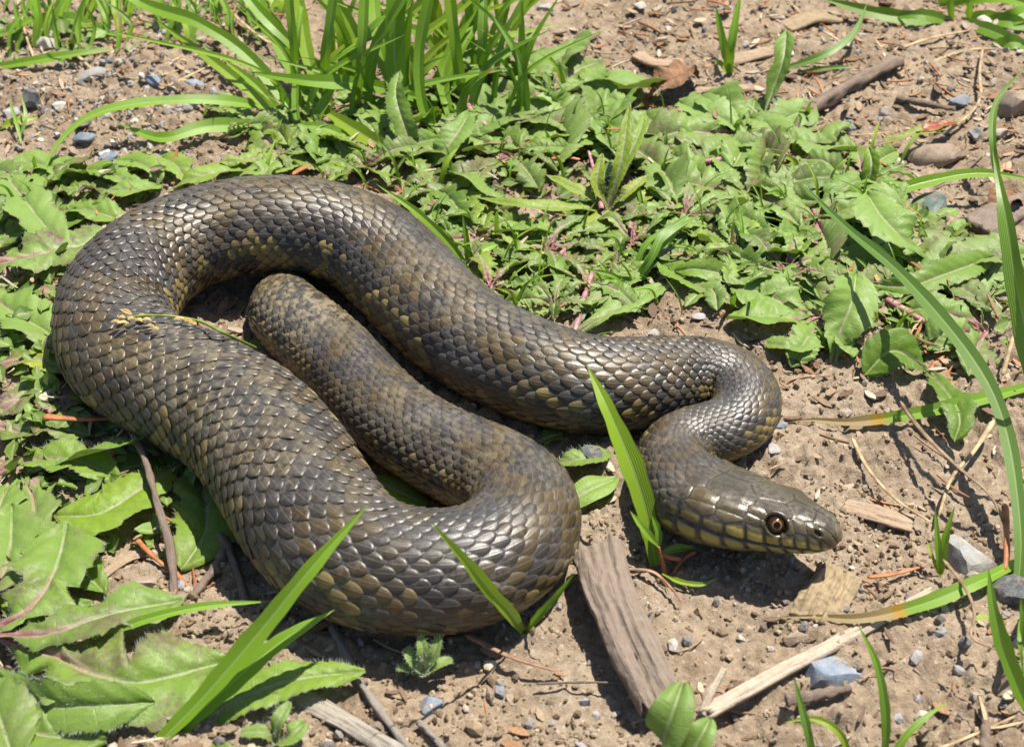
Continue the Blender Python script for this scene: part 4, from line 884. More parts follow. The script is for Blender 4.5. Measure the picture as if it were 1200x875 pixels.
STONES = [ # px, py, half w, half d (px), flat, rot deg, mat, label
 (978, 782, 34, 25, .55, 12, 'blue', 'angular blue grey stone beside the pale splinter'), (1134, 655, 31, 29, .75, 30, 'grey', 'pale grey stone with flat top beside the low blade'),
 (1178, 700, 24, 22, .9, 5, 'dark', 'dark stone half hidden by the upright blades'), (1090, 246, 28, 24, .85, 20, 'teal', 'dark teal stone with a pale face among the leaves'),
 (716, 312, 15, 10, .5, 0, 'lav', 'smooth lavender pebble among the purple stalks'), (56, 50, 17, 15, .7, 10, 'white', 'white stone at the far stony corner'), (55, 32, 13, 11, .7, 60, 'grey', 'grey stone behind the white stone'),
 (98, 162, 15, 9, .6, 8, 'blue', 'oval grey pebble below the arching blade'), (38, 122, 17, 14, .8, 40, 'dark', 'dark round pebble by the thin upright stalks'), (68, 127, 10, 12, .7, 40, 'white', 'bright white pebble on the stony patch'),
 (12, 130, 14, 12, .6, 10, 'grey', 'light pebble at the edge of the stony patch'), (110, 98, 17, 11, .5, 15, 'grey', 'flat pale pebble in the middle of the stony patch'), (182, 102, 13, 10, .6, 35, 'blue', 'blue grey pebble under the grass on the stony patch'), (225, 100, 15, 10, .5, 25, 'blue', 'blue pebble nearest the tall tuft'),
 (130, 80, 11, 8, .6, 50, 'dark', 'small dark pebble above the flat pale pebble'), (100, 150, 13, 8, .6, 30, 'dark', 'dark pebble touching the oval grey pebble'), (125, 178, 10, 8, .5, 0, 'white', 'small white pebble near the leaves of the stony patch'), (130, 190, 14, 9, .5, 20, 'blue', 'blue grey chip by the small white pebble'),
 (195, 132, 9, 6, .6, 12, 'white', 'tiny white pebble under the level blade'), (585, 800, 9, 12, .7, 30, 'blue', 'small blue pebble before the lowest coil'), (505, 822, 17, 15, .6, 10, 'blue', 'rough blue grey stone by the hairy seedling'), (575, 773, 12, 10, .6, 0, 'cream', 'cream pebble behind the curved needle'), (560, 768, 8, 8, .7, 0, 'white', 'small whitish pebble at the lowest coil'),
 (600, 810, 7, 9, .7, 40, 'brown', 'brown pebble next to the small blue pebble'), (1080, 842, 15, 9, .6, 20, 'cream', 'cream coloured stone near the lower slim blades'), (1122, 785, 11, 8, .7, 30, 'dark', 'dark crumb of stone in the blade shadow'), (1128, 120, 15, 13, .8, 20, 'blue', 'grey stone above the red tipped leaf'),
 (1144, 157, 13, 12, .9, 0, 'dark', 'round slate pebble touching the white oblong pebble'), (1169, 166, 13, 6, .7, 5, 'white', 'white oblong pebble by the slate pebble'), (1036, 125, 10, 9, .8, 0, 'white', 'bright white pebble below the dead stick'), (995, 140, 11, 11, .7, 30, 'blue', 'blue chip beside the thick end of the dead stick'),
 (1185, 135, 22, 20, .8, 10, 'brown', 'brown stone at the far edge by the thin wiry blade'), (1105, 172, 34, 18, .45, 0, 'brown', 'broad brown clod below the red tipped leaf'), (1042, 180, 12, 12, .8, 0, 'dark', 'dark pebble in the gap under the red tipped leaf'), (1055, 180, 8, 11, .8, 0, 'white', 'white chip in the gap under the red tipped leaf'),
 (750, 10, 11, 7, .6, 20, 'white', 'white pebble at the far edge behind the mat'), (783, 32, 5, 5, .6, 20, 'white', 'tiny white pebble in the far litter'), (875, 50, 6, 7, .7, 20, 'white', 'little white stone beside the forked sprout'), (925, 62, 5, 11, .6, 5, 'white', 'upright white chip by the dark pointed leaf'), (850, 12, 14, 9, .5, 0, 'grey', 'grey pebble at the far edge near the forked sprout'),
 (914, 505, 10, 7, .6, 0, 'blue', 'little blue pebble touching the neck loop'), (905, 535, 12, 9, .5, 20, 'grey', 'grey stone beside the back of the head'), (693, 540, 24, 16, .5, 20, 'dark', 'dark stone between the coils and the neck'), (817, 386, 12, 9, .5, 0, 'grey', 'grey pebble behind the neck loop'), (765, 398, 10, 7, .5, 10, 'grey', 'half buried pebble at the back of the neck'),
 (1158, 28, 16, 12, .5, 10, 'cream', 'pale stone in the far grass clump'), (640, 12, 12, 8, .6, 0, 'grey', 'grey pebble at the far end of the mat'), (700, 718, 7, 6, .7, 0, 'cream', 'tiny cream pebble under the bark slab'), (655, 708, 6, 6, .8, 0, 'grey', 'tiny grey pebble where coil and bark slab meet'),
 (170, 690, 18, 10, .5, 10, 'brown', 'flat brown stone behind the lower corner leaf'), (212, 688, 10, 9, .7, 30, 'blue', 'bluish pebble by the orange needle'), (1048, 492, 6, 6, .7, 0, 'blue', 'pea sized blue pebble under the level blade'), (932, 745, 20, 10, .5, 10, 'brown', 'brown clod above the blue grey stone'), (955, 737, 4, 3, .7, 0, 'white', 'white grit piece above the pale splinter'),
 (350, 40, 14, 9, .5, 10, 'brown', 'brown pebble behind the tall tuft'), (22, 8, 16, 9, .5, 10, 'brown', 'brown stone at the farthest stony corner')]
for k, (x, y, a, b, fl, rt, mk, lab) in enumerate(STONES):
    d = ((P(x, y, 0) - CAM) @ FWD) / DIST
    V, F = stone_mesh((a * U * d * (1.2 if a > 20 else 1.02), b * U * d * (1.36 if a > 20 else 1.16)), fl, 300 + k, sub=3)
    rr = math.radians(rt); V = V @ np.array([[math.cos(rr), math.sin(rr), 0], [-math.sin(rr), math.cos(rr), 0], [0, 0, 1]])
    c = P(x, y, b * .35); gz = float(soil_z(c[0], c[1])); V = V + np.array([c[0], c[1], gz + a * U * d * fl * .26])
    me_ = mesh_from('stone', V, F, True); me_.set_sharp_from_angle(angle=math.radians(24))
    tag(obj('pebble' if a < 20 else 'stone', me_, SM[mk]), lab, 'pebble' if a < 20 else 'stone', 'stones lying on the soil')

# ---- wood
def wood_mat(name, c1, c2, c3_, scale=1.0):
    m = N(name); v = m.attr('fib').outputs['Vector']; p = m.pos()
    mp = m.n('Mapping', Vector=v); mp.inputs['Scale'].default_value = (2.2, 34, 1)
    a = m.noise(1.0 * scale, 6, .65, mp.outputs[0]); a = m.math('ADD', m.math('MULTIPLY', a, .6), m.math('MULTIPLY', m.noise(420, 5, .65, p), .4)); b = m.noise(1500, 3, .6, p); d = m.noise(110, 4, .6, p)
    c = m.ramp(a, [(.30, c1), (.5, c2), (.72, c3_)])
    c = m.mix(m.rng(d, .45, .7, 0, .5), c, c2)
    c = m.mix(m.rng(b, .62, .75, 0, .5), c, (.36, .29, .21))
    return m.done(m.bsdf(c, .85, m.bump(b, .35, .0004, m.bump(a, .7, .0011)), .2))
MW = dict(bark=wood_mat('bark_slab', (.14, .108, .083), (.20, .157, .122), (.25, .205, .162)), pale=wood_mat('pale_splinter', (.22, .17, .12), (.38, .315, .24), (.52, .46, .37)), grey=wood_mat('grey_wood', (.13, .11, .09), (.26, .23, .19), (.40, .36, .31)),
          tan=wood_mat('tan_chip', (.19, .135, .09), (.30, .22, .15), (.40, .31, .225)), moss=wood_mat('mossy_wood', (.14, .10, .062), (.27, .205, .125), (.40, .32, .18)), twig=wood_mat('twig', (.11, .075, .055), (.20, .15, .115), (.30, .24, .19)))
def slab_mesh(C, hwid, thick, seed, nt=54, nv=15, rough=1.0, ends=.06, taper=(1, 1), roll=0.0):
    C = spline(C, n=nt); t = np.linspace(0, 1, nt)[:, None]; v = np.linspace(-1, 1, nv)[None]
    T_, S_, N_ = frames(C, None, roll); L = np.linalg.norm(np.diff(C, axis=0), axis=1).sum()
    wv = hwid * (taper[0] + (taper[1] - taper[0]) * t)
    eL = 1 - .22 * fbm(t * 4 + seed, t * 0 + 3, 3, seed); eR = 1 - .22 * fbm(t * 4 + seed + 31, t * 0 + 8, 3, seed)
    lat = v * wv * np.where(v < 0, eL, eR)
    rag = (fbm(v * 5 + seed, v * 0 + .5, 3, seed + 2) - .5) * ends * L * 2 * (np.clip(1 - t / .15, 0, 1) - np.clip((t - .85) / .15, 0, 1)) * 1.0
    fib = (fbm(v * 5 + seed, t * 2.6 + seed, 4, seed + 5) - .5) * thick * .8 * rough + (fbm(v * 9 + seed, t * 22 + seed, 3, seed + 8) - .5) * thick * .3 * rough
    crack = -np.exp(-((v - .25 - .2 * np.sin(t * 4 + seed)) / .05) ** 2) * thick * .5 * rough * sstep(.3, .6, t)
    top = fib + crack - thick * .35 * np.abs(v) ** 4
    Pt = C[:, None] + lat[..., None] * S_[:, None] + rag[..., None] * T_[:, None]
    A_ = Pt + top[..., None] * N_[:, None]; B_ = Pt * 1.0 + (-thick + .2 * thick * np.abs(v) ** 2 + 0 * t)[..., None] * N_[:, None]
    ntv = nt * nv; V = np.vstack([A_.reshape(-1, 3), B_.reshape(-1, 3)])
    F = [gridF(nt, nv), gridF(nt, nv)[:, ::-1] + ntv]
    ring = np.concatenate([np.arange(nv), np.arange(1, nt) * nv + nv - 1, (nt - 1) * nv + np.arange(nv - 2, -1, -1), np.arange(nt - 2, 0, -1) * nv])
    nx = np.roll(ring, -1); F.append(np.stack([ring, ring + ntv, nx + ntv, nx], 1))
    fb = np.zeros((ntv, 3)); fb[:, 0] = (t * L / .02 + 0 * v).ravel(); fb[:, 1] = ((lat / .02)).ravel(); fb = np.vstack([fb, fb + np.array([0, .3, 0])])
    return mesh_from('slab', V, np.vstack(F), True, None, {'fib': fb})
def tube_mesh(C, rad, seed=0, nt=60, ns=14, knobs=.25, taper=(1, .7), flat=1.0):
    C = spline(C, n=nt); t = np.linspace(0, 1, nt)
    T_, S_, N_ = frames(C); a = np.arange(ns) / ns * 2 * np.pi
    rr = rad * (taper[0] + (taper[1] - taper[0]) * t) * (1 + knobs * (fbm(t * 11 + seed, t * 0, 3, seed) - .4))
    rr[0] *= .3; rr[-1] *= .3
    rr = rr[:, None] * (1 + knobs * .8 * (vnoise(np.cos(a)[None] * 1.5 + seed + t[:, None] * 14, np.sin(a)[None] * 1.5 + 0 * t[:, None], seed) - .5) + knobs * .5 * (vnoise(a[None] * 2.2 + 0 * t[:, None], t[:, None] * 3 + seed + 0 * a[None], seed + 3) - .5))
    V = C[:, None] + rr[..., None] * (np.cos(a)[None, :, None] * S_[:, None] + flat * np.sin(a)[None, :, None] * N_[:, None])
    fb = np.zeros(V.shape); fb[..., 0] = t[:, None] * 5; fb[..., 1] = a[None] * .3
    F = np.vstack([gridF(nt, ns, True)]); caps = np.array([np.arange(ns)[::-1], (nt - 1) * ns + np.arange(ns)])
    return mesh_from('tube', V.reshape(-1, 3), [F, caps], True, None, {'fib': fb.reshape(-1, 3)})
def dscale(pts): return U * ((PP(pts).mean(0) - CAM) @ FWD) / DIST
SLABS = [
 ('bark_slab', [(700, 634, 44), (716, 690, 46), (742, 752, 38), (776, 822, 24)], 37, 22, (1, .82), 'bark', .3, 'thick weathered bark slab leaning beside the lowest coil', 'bark'),
 ('wood_splinter', [(828, 832, 12), (900, 792, 12), (1000, 740, 10), (1092, 690, 8)], 11, 9, (1, .7), 'pale', .1, 'long pale weathered splinter on the soil below the head', 'splinter'),
 ('wood_splinter', [(822, 836, 8), (834, 808, 20), (848, 782, 28)], 6, 5, (1, .7), 'pale', 0, 'short pale splinter standing at the end of the long one', 'splinter'),
 ('wood_splinter', [(340, 808, 14), (400, 840, 12), (470, 880, 10)], 14, 9, (1, 1), 'grey', .1, 'grey flat splinter under the broad toothed leaf', 'splinter'),
 ('wood_chip', [(990, 590, 4), (1028, 600, 6), (1070, 612, 3)], 17, 5, (.8, 1), 'tan', .2, 'flat tan wood chip in front of the snout', 'wood chip'),
 ('wood_chunk', [(952, 726, 9), (968, 697, 15), (986, 664, 12)], 32, 16, (1, 1), 'moss', 0, 'yellowish rotten wood chunk under the chin', 'wood chunk'),
 ('wood_chunk', [(1145, 262, 14), (1180, 240, 18), (1230, 228, 16)], 26, 16, (1, 1), 'bark', 0, 'brown wood chunk at the edge beyond the dark teal stone', 'wood chunk'),
 ('wood_chip', [(845, 72, 6), (880, 62, 8), (915, 55, 6)], 12, 6, (1, 1), 'tan', 0, 'tan chip lying in the far litter', 'wood chip'),
 ('wood_chip', [(815, 104, 6), (850, 104, 8), (882, 100, 6)], 9, 6, (1, 1), 'tan', 0, 'pale bark strip at the foot of the forked sprout', 'wood chip'),
 ('wood_chip', [(920, 30, 6), (950, 18, 8), (985, 18, 6)], 14, 6, (1, 1), 'moss', 0, 'yellow brown chip at the far edge', 'wood chip'),
 ('wood_chip', [(1010, 70, 8), (1050, 58, 10), (1085, 60, 8)], 12, 6, (1, 1), 'bark', 0, 'dark brown chip behind the broken stick end', 'wood chip'),
 ('wood_chip', [(1055, 88, 8), (1075, 75, 12), (1098, 72, 8)], 13, 8, (1, 1), 'tan', 0, 'orange brown broken chip at the end of the dead stick', 'wood chip'),
 ('wood_chip', [(745, 62, 6), (770, 72, 8), (800, 70, 6)], 10, 5, (1, 1), 'tan', 0, 'light chip behind the crumpled brown leaf', 'wood chip'),
 ('wood_chip', [(950, 50, 5), (985, 52, 7), (1020, 50, 5)], 8, 5, (1, 1), 'grey', 0, 'long grey chip beneath the bent blue green blade', 'wood chip'),
 ('wood_chip', [(775, 362, 5), (800, 355, 8), (822, 352, 5)], 6, 4, (1, 1), 'tan', 0, 'narrow straw coloured chip behind the neck', 'wood chip'),
 ('wood_chip', [(765, 368, 4), (785, 380, 7), (802, 388, 4)], 5, 4, (1, 1), 'tan', 0, 'thin tan chip pointing at the neck', 'wood chip'),
 ('wood_chip', [(1140, 720, 5), (1100, 722, 6), (1078, 716, 5)], 8, 4, (1, 1), 'tan', 0, 'small tan chip beside the low blade', 'wood chip'),
 ('wood_chip', [(385, 865, 5), (378, 895, 5)], 5, 4, (1, 1), 'pale', 0, 'pale sliver at the lower edge by the grey splinter', 'wood chip'),
 ('wood_chip', [(120, 672, 4), (150, 652, 6), (185, 640, 4)], 8, 4, (1, 1), 'tan', 0, 'tan chip under the toothed leaves by the twig', 'wood chip'),
]
for k, (nm, pts, hw_, th, tp, mk, en, lab, cat) in enumerate(SLABS):
    s_ = dscale(pts)
    tag(obj(nm, slab_mesh(PP(pts), hw_ * s_, th * s_, 40 + k * 7, taper=tp, ends=.05 + .1 * en, roll=-.12 if k == 0 else 0, rough=.75 if k == 0 else 1.5 if k == 5 else 1.0, nv=25 if k in (0, 5) else 15, nt=90 if k == 0 else 54), MW[mk]), lab, cat, 'wood litter on the soil')
TWIGS = [
 ('twig', [(156, 503, 30), (172, 545, 34), (188, 600, 30), (200, 645, 22), (205, 700, 8)], 5, 'twig', 'long brown dead twig lying across the flat toothed leaves'),
 ('twig', [(372, 685, 10), (393, 742, 9), (425, 805, 8), (485, 885, 8)], 5, 'grey', 'thin grey twig running from the coil to the lower edge'),
 ('twig', [(920, 820, 8), (955, 815, 9), (998, 806, 7)], 6.5, 'twig', 'short thick twig under the blue grey stone'),
 ('dead_stick', [(938, 136, 8), (975, 112, 16), (1010, 92, 18), (1056, 70, 20)], 9, 'twig', 'thick weathered dead stick behind the mat'),
 ('twig', [(490, 845, 6), (515, 870, 6), (530, 890, 6)], 4, 'grey', 'small twig stub near the rough blue grey stone'),
 ('twig', [(628, 801, 4), (680, 799, 6), (742, 800, 4)], 1.6, 'twig', 'straight dark needle stalk crossing the bark slab shadow'),
 ('twig', [(1150, 905, 6), (1155, 860, 8), (1152, 830, 6)], 6, 'twig', 'dark twig at the lower edge by the upright blades'),
 ('twig', [(1050, 115, 4), (1085, 122, 6), (1120, 128, 4)], 4, 'twig', 'thin brown twig between the white pebble and grey stone'),
]
for k, (nm, pts, r_, mk, lab) in enumerate(TWIGS):
    tag(obj(nm, tube_mesh(PP(pts), r_ * dscale(pts), 70 + k * 3, knobs=.7 if r_ > 2 else .2), MW[mk]), lab, 'twig', 'wood litter on the soil')
fk = empty('forked_twig', P(262, 650, 0), 'forked brown twig beside the flank of the lowest coil', 'twig', 'wood litter on the soil')
for pts, r_ in (([(258, 628, 12), (275, 660, 14), (288, 705, 10)], 6), ([(268, 640, 12), (245, 675, 12), (215, 712, 8)], 7)):
    obj('branch', tube_mesh(PP(pts), r_ * dscale(pts), int(r_ * 9), knobs=.7), MW['twig'], fk)

# ---- needles and straw
def simple_mat(name, stops, rough=.6, trans=0.0, scale=300):
    m = N(name); n1 = m.noise(scale, 3, .6, m.pos()); c = m.ramp(n1, stops); pr = m.bsdf(c, rough, None, .35)
    return m.done(m.n('MixShader', i0=trans, i1=pr, i2=m.n('BsdfTranslucent', Color=c).outputs[0]).outputs[0] if trans else pr)
mat_needle = simple_mat('dry_needle', [(.35, (.22, .07, .022)), (.65, (.40, .16, .06))])
mat_needle2 = simple_mat('brown_needle', [(.35, (.17, .085, .045)), (.65, (.34, .20, .12))])
mat_straw = simple_mat('dry_straw', [(.35, (.26, .17, .08)), (.65, (.50, .39, .23))], .6, .15)
mat_strawg = simple_mat('brown_straw', [(.35, (.15, .09, .05)), (.65, (.30, .21, .13))], .6, .1)
NEEDLES = [
 ([(50, 488, 30), (90, 491, 30), (132, 490, 28)], 5.5, 0, 'broad orange needle lying on the purple stained leaf'), ([(160, 632, 14), (180, 652, 12), (200, 668, 8)], 4.5, 0, 'orange needle on the soil under the long twig'), ([(205, 670, 8), (216, 682, 8), (226, 694, 6)], 4, 0, 'stub of orange needle beside the bluish pebble'),
 ([(545, 742, 16), (595, 768, 12), (652, 786, 8)], 4.5, 1, 'curved pale brown needle in front of the lowest coil'), ([(1016, 676, 8), (1048, 672, 9), (1082, 663, 8)], 4, 0, 'rust red needle between the stone and rotten wood'), ([(732, 666, 6), (765, 670, 8), (788, 690, 8), (800, 706, 6)], 3, 1, 'bent brown needle at the foot of the broad blade'),
 ([(1178, 590, 30), (1180, 630, 24), (1178, 668, 16)], 5, 0, 'reddish dead blade between the stone and long blade'), ([(40, 585, 10), (55, 578, 14), (66, 590, 8)], 4, 0, 'curled orange needle among the flat leaves'), ([(60, 628, 6), (64, 605, 10), (60, 590, 8)], 3, 0, 'upright orange needle by the curled one'), ([(645, 186, 20), (662, 184, 22), (680, 187, 20)], 4, 0, 'bright orange needle on the mat behind the rosette'),
 ([(340, 205, 14), (360, 195, 16), (382, 186, 14)], 5, 0, 'orange dead blade piece behind the top coil'), ([(220, 708, 4), (228, 690, 8), (226, 665, 8)], 2.5, 0, 'thin orange needle by the forked twig'), ([(640, 66, 8), (600, 62, 10)], 4, 0, 'orange needle at the far end of the mat'), ([(70, 66, 8), (100, 64, 9), (130, 60, 8)], 4, 0, 'orange needle on the far stony patch'),
 ([(990, 182, 6), (1020, 186, 8), (1042, 195, 6)], 4, 0, 'orange needle under the red tipped leaf'), ([(1085, 440, 10), (1096, 425, 14), (1108, 415, 14)], 4, 0, 'orange needle beside the dark rounded leaf'), ([(625, 345, 12), (632, 337, 14), (640, 330, 12)], 3, 0, 'small orange needle among the purple stalks'),
 ([(815, 645, 14), (800, 655, 10), (788, 672, 6)], 3.5, 0, 'red needle stalk in the shade under the jaw'), ([(1090, 880, 6), (1130, 865, 8), (1205, 832, 8)], 3, 2, 'pale straw at the lower edge by the cream stone'), ([(180, 108, 6), (215, 92, 10), (290, 55, 16)], 2.5, 2, 'long straw lying over the stony patch'),
 ([(90, 65, 8), (120, 88, 12), (170, 92, 10), (210, 82, 12)], 2.5, 2, 'curved straw on the stony patch'), ([(250, -5, 20), (300, 40, 20), (348, 68, 20)], 3, 2, 'straw leaning behind the long grass blade'), ([(180, 145, 8), (240, 165, 10), (300, 178, 8)], 2.5, 3, 'brown stalk crossing the short broad blade'), ([(240, 170, 8), (280, 150, 12), (312, 122, 18)], 3.5, 2, 'thick straw below the arching grass'),
 ([(998, 512, 18), (1018, 550, 14), (1050, 585, 12), (1092, 612, 10)], 3.2, 2, 'dry stalk lying between the snout chip and level blade'), ([(1055, 470, 40), (1080, 505, 44), (1120, 545, 44), (1160, 580, 36), (1180, 625, 22), (1182, 660, 10)], 3.4, 3, 'brown withered stalk arching beside the long blade'), ([(1165, 492, 30), (1140, 530, 24), (1115, 560, 18), (1100, 605, 8)], 4, 2, 'pale dry stalk crossing the withered brown one'),
 ([(1105, 655, 24), (1132, 690, 34), (1142, 720, 36), (1138, 745, 34), (1160, 758, 36), (1200, 770, 40)], 3, 3, 'curly brown tendril before the upright blades'), ([(905, 495, 6), (908, 468, 10), (925, 446, 10), (952, 440, 8)], 2.4, 1, 'curved brown stalk beside the neck loop'), ([(1175, 440, 30), (1186, 400, 50), (1198, 370, 60)], 3.5, 2, 'straw stalk behind the dark grass blade'),
 ([(960, 150, 6), (1000, 158, 8), (1045, 155, 6)], 2.4, 2, 'dry stem under the dead stick'), ([(1040, 62, 8), (1090, 45, 12), (1140, 35, 10)], 3, 2, 'dry grass stem before the far clump'), ([(1085, 75, 8), (1140, 58, 10), (1210, 60, 10)], 3.5, 2, 'straw lying at the far edge'), ([(1150, 110, 20), (1148, 85, 24), (1152, 55, 26)], 2.4, 2, 'dangling dry stem beside the far clump'), ([(1110, 155, 10), (1140, 130, 16), (1150, 112, 18)], 2.6, 2, 'dry stem leaning over the grey stone'),
 ([(1010, 795, 4), (1035, 782, 6), (1060, 790, 4)], 1.8, 1, 'fine brown stalk behind the blue grey stone'), ([(440, 178, 14), (480, 160, 10), (520, 165, 6)], 2.2, 2, 'straw under the tall tuft'), ([(20, 0, 10), (30, 40, 12), (40, 70, 8)], 2.4, 2, 'upright straw at the far stony corner')]
NM = (mat_needle, mat_needle2, mat_straw, mat_strawg)
for k, (pts, r_, mi, lab) in enumerate(NEEDLES):
    nm = ('dry_needle', 'dry_needle', 'straw_stem', 'straw_stem')[mi]
    tag(obj(nm, tube_mesh(PP(pts), r_ * dscale(pts) * .9, 170 + k, nt=26, ns=7, knobs=.25, taper=(1, .55), flat=.45), NM[mi]), lab, 'needle' if mi < 2 else 'straw', 'needles and straw on the ground')

# ---- the seed head lying over the snake
def on_snake(px, py, lift=5):
    d = FWD + np.array([1.0, 0, 0]) * ((px - 600) / 1200 * 36 / LENS) + UPV * ((437.5 - py) / 1200 * 36 / LENS)
    V = SURF.reshape(-1, 3) - CAM; z = V @ FWD; q = V / z[:, None]; m = np.hypot(*(q - d)[:, [0, 1]].T) + np.abs((q - d)[:, 2]) < .006
    t = z[m].min() if m.any() else (-CAM[2] / d[2])
    return CAM + d * t * (1 - lift * U / DIST)
sh = empty('seed_head', on_snake(230, 376), 'dry yellow grass seed head lying across the snake', 'seed head')
C_ = np.array([P(300, 408, 30), *[on_snake(x, y, l) for x, y, l in ((262, 390, 14), (232, 376, 12), (195, 370, 9), (165, 370, 9), (146, 374, 9))]])
mat_stem = simple_mat('green_stem', [(.3, (.10, .18, .02)), (.7, (.17, .25, .03))], .5)
mat_seed = simple_mat('dry_seed', [(.3, (.36, .22, .06)), (.7, (.58, .44, .18))], .6, .25, 700)
obj('stem', tube_mesh(C_, 1.9 * U, 3, knobs=.1, taper=(1.1, .6)), mat_stem, sh)
rs = np.random.default_rng(5)
for (x, y) in ((148, 374), (152, 380), (156, 370), (162, 374), (168, 378), (172, 371), (178, 377), (182, 382), (188, 386), (140, 380), (218, 373), (224, 377), (230, 380), (226, 371)):
    a = on_snake(x + rs.normal() * 1.5, y + rs.normal(), 5); b_ = a + np.array([-1, -.4 + .8 * rs.random(), -.2 + .5 * rs.random()]) * 11 * U * (.7 + .5 * rs.random())
    obj('seed_husk', leaf_mesh(np.array([a, (a + b_) / 2 + np.array([0, 0, U]), b_]), 3.0 * U, 0, 0, kind='lance', nt=10, seed=int(rs.integers(999)), cup=.6)[0], mat_seed, sh)

# ---- seedlings and single leaves
s1 = empty('seedling', P(778, 668, 0), 'slim seedling with linear leaves at the foot of the broad blade', 'seedling', 'seedlings on the soil')
mat_rstem = simple_mat('red_stem', [(.3, (.24, .06, .02)), (.7, (.36, .14, .05))], .5)
obj('stem', tube_mesh(PP([(780, 676, 0), (776, 655, 16), (772, 640, 28)]), 2.6 * U, 2, knobs=.1), mat_rstem, s1)
for pts, hw_, tn in (([(772, 640, 28), (756, 622, 44), (738, 598, 60)], 4.5, .75), ([(773, 642, 26), (771, 622, 42), (763, 602, 58)], 4, .6), ([(774, 648, 20), (795, 642, 24), (816, 642, 20)], 5, .4), ([(776, 672, 6), (800, 682, 8), (825, 684, 10), (842, 676, 14)], 3.2, .9)):
    add_blade(s1, pts, hw_, 'leaf', tint=tn, face=.7, base=.35)
obj('leaf', tube_mesh(PP([(776, 650, 18), (786, 653, 18), (798, 655, 18)]), 3 * U, 4, knobs=.1), mat_rstem, s1)['label'] = 'small red leaf'
s2 = empty('seedling', P(1103, 676, 0), 'two leaved seedling in front of the pale grey stone', 'seedling', 'seedlings on the soil')
for pts, hw_, tn in (([(1102, 676, 0), (1099, 640, 34), (1096, 594, 70)], 4, .7), ([(1103, 676, 0), (1108, 630, 42), (1119, 592, 72)], 4.5, .75), ([(1102, 678, 0), (1092, 650, 20), (1086, 632, 26)], 2, .98)):
    add_blade(s2, pts, hw_, 'leaf', tint=tn, face=.7, base=.4)
s3 = empty('seedling', P(497, 795, 0), 'small downy clover like seedling before the lowest coil', 'seedling', 'seedlings on the soil')
for pts, hw_ in (([(497, 792, 6), (484, 775, 22), (476, 758, 32)], 10), ([(497, 792, 6), (496, 765, 34), (492, 742, 46)], 9), ([(497, 792, 6), (508, 768, 30), (516, 742, 44)], 9), ([(497, 792, 6), (512, 780, 20), (530, 772, 20)], 10), ([(497, 792, 6), (480, 785, 14), (464, 782, 14)], 8), ([(497, 792, 6), (502, 785, 16), (506, 776, 22)], 9), ([(497, 792, 6), (488, 782, 18), (486, 766, 28)], 7)):
    add_leaf(s3, pts, hw_, 0, 0, hairs=150, kind='round', tint=.42, pale=.55, cup=.35)
s4 = empty('seedling', P(322, 868, 0), 'round leaved seedling under the broad toothed leaf', 'seedling', 'seedlings on the soil')
for pts, hw_ in (([(322, 872, 4), (340, 862, 22), (358, 846, 26)], 17), ([(322, 872, 4), (310, 858, 20), (282, 858, 20)], 12), ([(322, 872, 4), (326, 845, 28), (340, 822, 34)], 11), ([(322, 872, 4), (318, 884, 10), (310, 896, 8)], 12)):
    add_leaf(s4, pts, hw_, 0, 0, hairs=120, kind='round', tint=.42, pale=.4, cup=.2)
s5 = empty('seedling', P(800, 910, 0), 'blue green smooth leaf pair below the bark slab', 'seedling', 'seedlings on the soil')
add_leaf(s5, [(770, 905, 10), (778, 865, 60), (790, 830, 86), (800, 800, 92)], 33, 0, 0, kind='round', tint=.22, pale=.55, cup=.12)
add_leaf(s5, [(795, 915, 10), (812, 880, 40), (824, 858, 54), (832, 842, 56)], 22, 0, 0, kind='round', tint=.24, pale=.5, cup=.2)
s6 = empty('seedling', P(690, 590, 0), 'pale rounded leaf in the gap between coil and neck', 'seedling', 'seedlings on the soil')
add_leaf(s6, [(655, 600, 6), (672, 585, 14), (695, 572, 18), (722, 560, 16)], 24, 0, 0, kind='round', tint=.6, pale=.7, cup=.05)
add_leaf(s6, [(640, 545, 6), (665, 540, 18), (690, 536, 20), (716, 530, 14)], 18, 4, .2, hairs=150, tint=.4, pale=.4)
add_leaf(s6, [(672, 640, 4), (675, 620, 18), (678, 600, 26)], 7, 0, 0, kind='round', tint=.6)
add_leaf(s6, [(628, 520, 6), (645, 512, 14), (660, 508, 14)], 14, 3, .3, tint=.3, hairs=60)
s7 = empty('seedling', P(450, 580, 0), 'bright leaf seen through the hole of the lowest coil', 'seedling', 'seedlings on the soil')
add_leaf(s7, [(425, 560, 6), (446, 566, 12), (468, 576, 12), (500, 592, 6)], 26, 0, 0, kind='round', tint=.62, cup=.1)
add_leaf(s7, [(300, 400, 4), (325, 420, 8), (352, 440, 8)], 12, 0, 0, kind='lance', tint=.6)
add_leaf(s7, [(290, 395, 6), (300, 402, 16), (330, 415, 14)], 9, 3, .3, tint=.5, pale=.2)
s8 = empty('seedling', P(1158, 718, 0), 'yellow green fallen leaf beside the dark stone', 'seedling', 'seedlings on the soil')
add_leaf(s8, [(1122, 722, 8), (1140, 722, 12), (1162, 724, 10)], 8, 0, 0, kind='lance', tint=.98, cup=.1)

